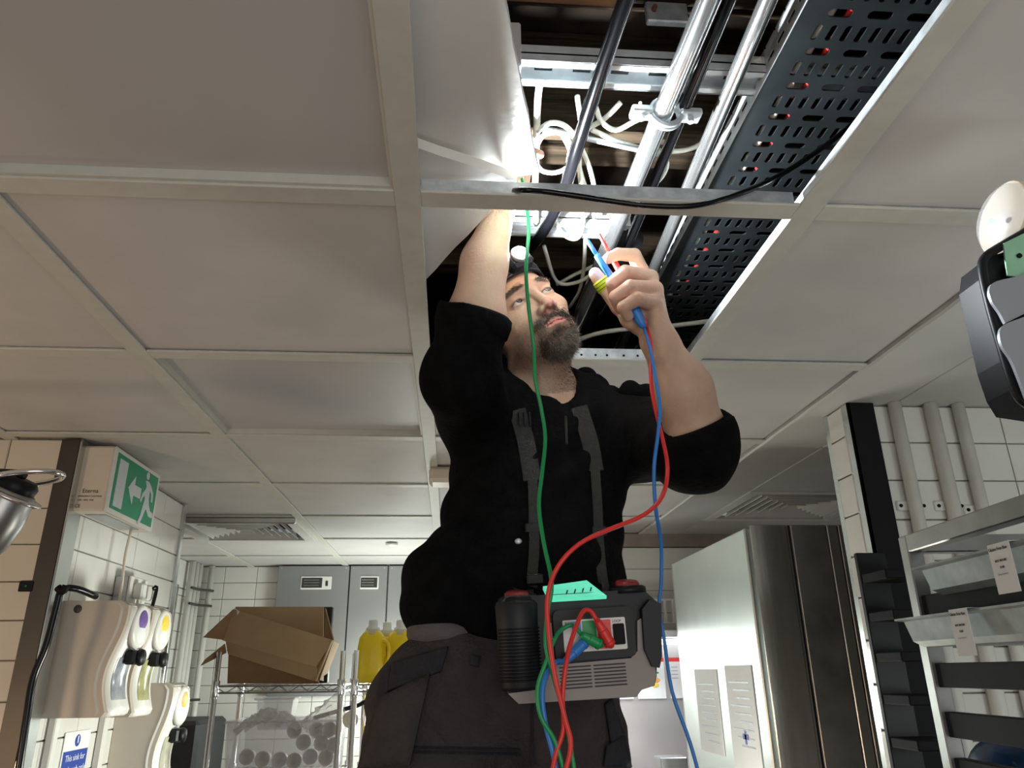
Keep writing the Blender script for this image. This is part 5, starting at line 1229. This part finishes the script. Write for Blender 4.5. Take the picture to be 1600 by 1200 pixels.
for p, zz, z2, mt in (((-.0, 0), 0, 0, 0),):
    pass
for k, (u0, zz, tagx) in enumerate(((.085, levels[0]+.004, .285), (.0, levels[1]-.012, .165))):
    t = thing('baking_tray', ['upper', 'lower'][k]+' worn steel baking tray with a price ticket in the rack', 'tray', tuple(RK(u0+.3, .15, zz)), 'trays in the rack')
    g = G(); v = []; u1 = u0+.60; v0, v1 = -.035, .33
    for z_, e in ((zz-.008, .016), (zz, .006), (zz+.030, 0), (zz+.032, -.010), (zz+.035, -.010), (zz+.033, .004), (zz-.003, .018)):
        for (a, b) in ((u0+e, v0+e), (u1-e, v0+e), (u1-e, v1-e), (u0+e, v1-e)): v.append(RK(a, b, z_))
    f = [(3, 2, 1, 0), (24, 25, 26, 27)]+[(l*4+i, l*4+(i+1) % 4, l*4+4+(i+1) % 4, l*4+4+i) for l in range(6) for i in range(4)]
    g.add(v, f).out('tray_body', 'tray_steel', t)
    uc = tagx; c0 = RK(uc, -.052, zz+.036); ux = np.array([dr[0], dr[1], 0]); dz = np.array([.012, 0, -1.]); dz /= np.linalg.norm(dz)
    tk = G().prism([c0, c0+ux*.044, c0+ux*.044+dz*.060, c0+dz*.060], np.array([dn_[0], dn_[1], 0])*.0008).out('price_ticket', 'paper', t)
    G().prism([c0, c0+ux*.044, c0+ux*.044+np.array([dn_[0], dn_[1], 0])*.02, c0+np.array([dn_[0], dn_[1], 0])*.02], np.array([0, 0, .0006])).out('ticket_fold', 'paper', tk)
    nrm_ = -np.array([dn_[0], dn_[1], 0])*.0008
    text('Gluten Free Bun', .0056, c0+ux*.002+dz*.008+nrm_, ux, -dz, 'ink', tk); text('BEST BEFORE', .0040, c0+ux*.010+dz*.022+nrm_, ux, -dz, 'ink', tk); text('21.00', .0040, c0+ux*.017+dz*.030+nrm_, ux, -dz, 'ink', tk); text('keep covered', .0036, c0+ux*.010+dz*.038+nrm_, ux, -dz, 'plate', tk)
q = W(1590, 1215, 1.22); tag(G().ball(q, (.06, .08, .06), 16).out('blue_bag', 'blue_bag', None, True), 'shiny dark blue plastic bag at the bottom right corner', 'bag')
# dark rack side behind, against the column
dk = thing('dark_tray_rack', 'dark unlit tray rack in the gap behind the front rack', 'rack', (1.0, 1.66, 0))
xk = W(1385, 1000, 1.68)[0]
for k in range(14): G().bbox((xk-.02, 1.60, Z(.20)-.085*k-.02), (xk+.075, 1.70, Z(.20)-.085*k), .002).out('runner', 'black_rubber', dk)  # dark shelving; its black also paints in the front rack's shadow
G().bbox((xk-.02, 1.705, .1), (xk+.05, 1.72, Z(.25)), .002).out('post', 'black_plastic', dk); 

# fitting at the upper right: cream lamp body + black frame with grey plates
el = thing('emergency_light', 'cream bulkhead light with clear dome on the right ceiling edge', 'light', tuple(W(1570, 360, .75)))
c_ = W(1588, 345, .76); a_ = camv((-.97, .12, .2)); a_ /= np.linalg.norm(a_); u_ = camv((.20, .95, .2)); u_ -= a_*u_.dot(a_); u_ /= np.linalg.norm(u_); n_ = np.cross(a_, u_)
def ovl(r0, r1, h0, name, m_, R1=.048, R2=.036):
    g = G(); v = []; N = 28
    for (s, h_) in r0:
        for k in range(N):
            t_ = 2*math.pi*k/N; v.append(c_+a_*h_+u_*R1*s*math.cos(t_)+n_*R2*s*math.sin(t_))
    f = [(i*N+k, i*N+(k+1) % N, i*N+N+(k+1) % N, i*N+N+k) for i in range(len(r0)-1) for k in range(N)]+[list(range(N-1, -1, -1)), list(range((len(r0)-1)*N, len(r0)*N))]
    return g.add(v, f).out(name, m_, el, True)
o_ = ovl([(.97, -.042), (1, -.038), (1, .004), (.97, .006)], 0, 0, 'base', 'cream_plastic'); ovl([(.96, .006), (.985, .008), (.985, .020), (.94, .022)], 0, 0, 'bezel', 'cream_plastic'); ovl([(.92, .021), (.88, .027), (.72, .034), (.4, .038), (.02, .039)], 0, 0, 'dome', 'clear')
G().ball(c_+a_*.036-u_*.006, .0035, 8).out('indicator', mat('blue_led', (.1, .2, .9), .3, emis=(.12, .25, 1), estr=3, noise=.01), el, True)
G().tube([c_+u_*.03-a_*.01, c_+u_*.052-a_*.012, c_+u_*.050-a_*.035], .006, 8, smoothn=3).out('cable_gland', 'black_plastic', el, True)
bk = c_+u_*.062-a_*.012; G().lathe([(.008, 0), (.010, .004), (.008, .010)], bk, a_, 14).out('fixing_knob', 'galv', el, True); G().tube([bk, bk-a_*.05+u_*.01], .004, 8).out('fixing_arm', 'galv', el, True)
ff = thing('black_frame_unit', 'black rounded frame with two overlapping grey plates at the right edge', 'appliance', tuple(W(1600, 640, .74)))
def scr(pts, Y0_, Y1_, name, m_, th=.006):
    c = [W(x, y, Y0_) for x, y in pts]; return G().prism(c, np.array([.0, th, 0])).out(name, m_, ff)
def tubeP(pts, Y, r, name, m_): return G().tube([W(x, y, Y) for x, y in pts], r, 10, smoothn=5).out(name, m_, ff, True)
scr([(1543, 402), (1575, 392), (1640, 372), (1680, 560), (1670, 640), (1604, 630), (1588, 605), (1572, 560), (1540, 430)], .740, 0, 'back_shell', 'black_plastic', .05)
tubeP([(1660, 330), (1600, 364), (1556, 390), (1540, 402), (1535, 420), (1545, 470), (1566, 545), (1583, 600), (1596, 625), (1620, 640)], .735, .0055, 'frame', 'black_plastic')
scr([(1568, 380), (1640, 345), (1650, 440), (1574, 430)], .728, 0, 'circuit_board', 'pcb', .002)
G().lathe([(.003, 0), (.003, .002)], W(1592, 400, .727), (0, -1, 0), 12).out('screw_hole', 'black_rubber', ff)
def bez(P_, n=8): return [tuple(p) for p in crom([(*p, 0) for p in P_], n)[:, :2]]
scr(bez([(1660, 400), (1600, 428), (1556, 440), (1546, 452), (1550, 470), (1562, 488), (1571, 505)])+[(1660, 460)], .722, 0, 'upper_plate', 'plate', .004)
scr(bez([(1660, 470), (1600, 495), (1570, 507), (1562, 520), (1566, 540), (1580, 562), (1592, 590), (1604, 622)])+[(1660, 640)], .714, 0, 'lower_plate', 'plate', .004)
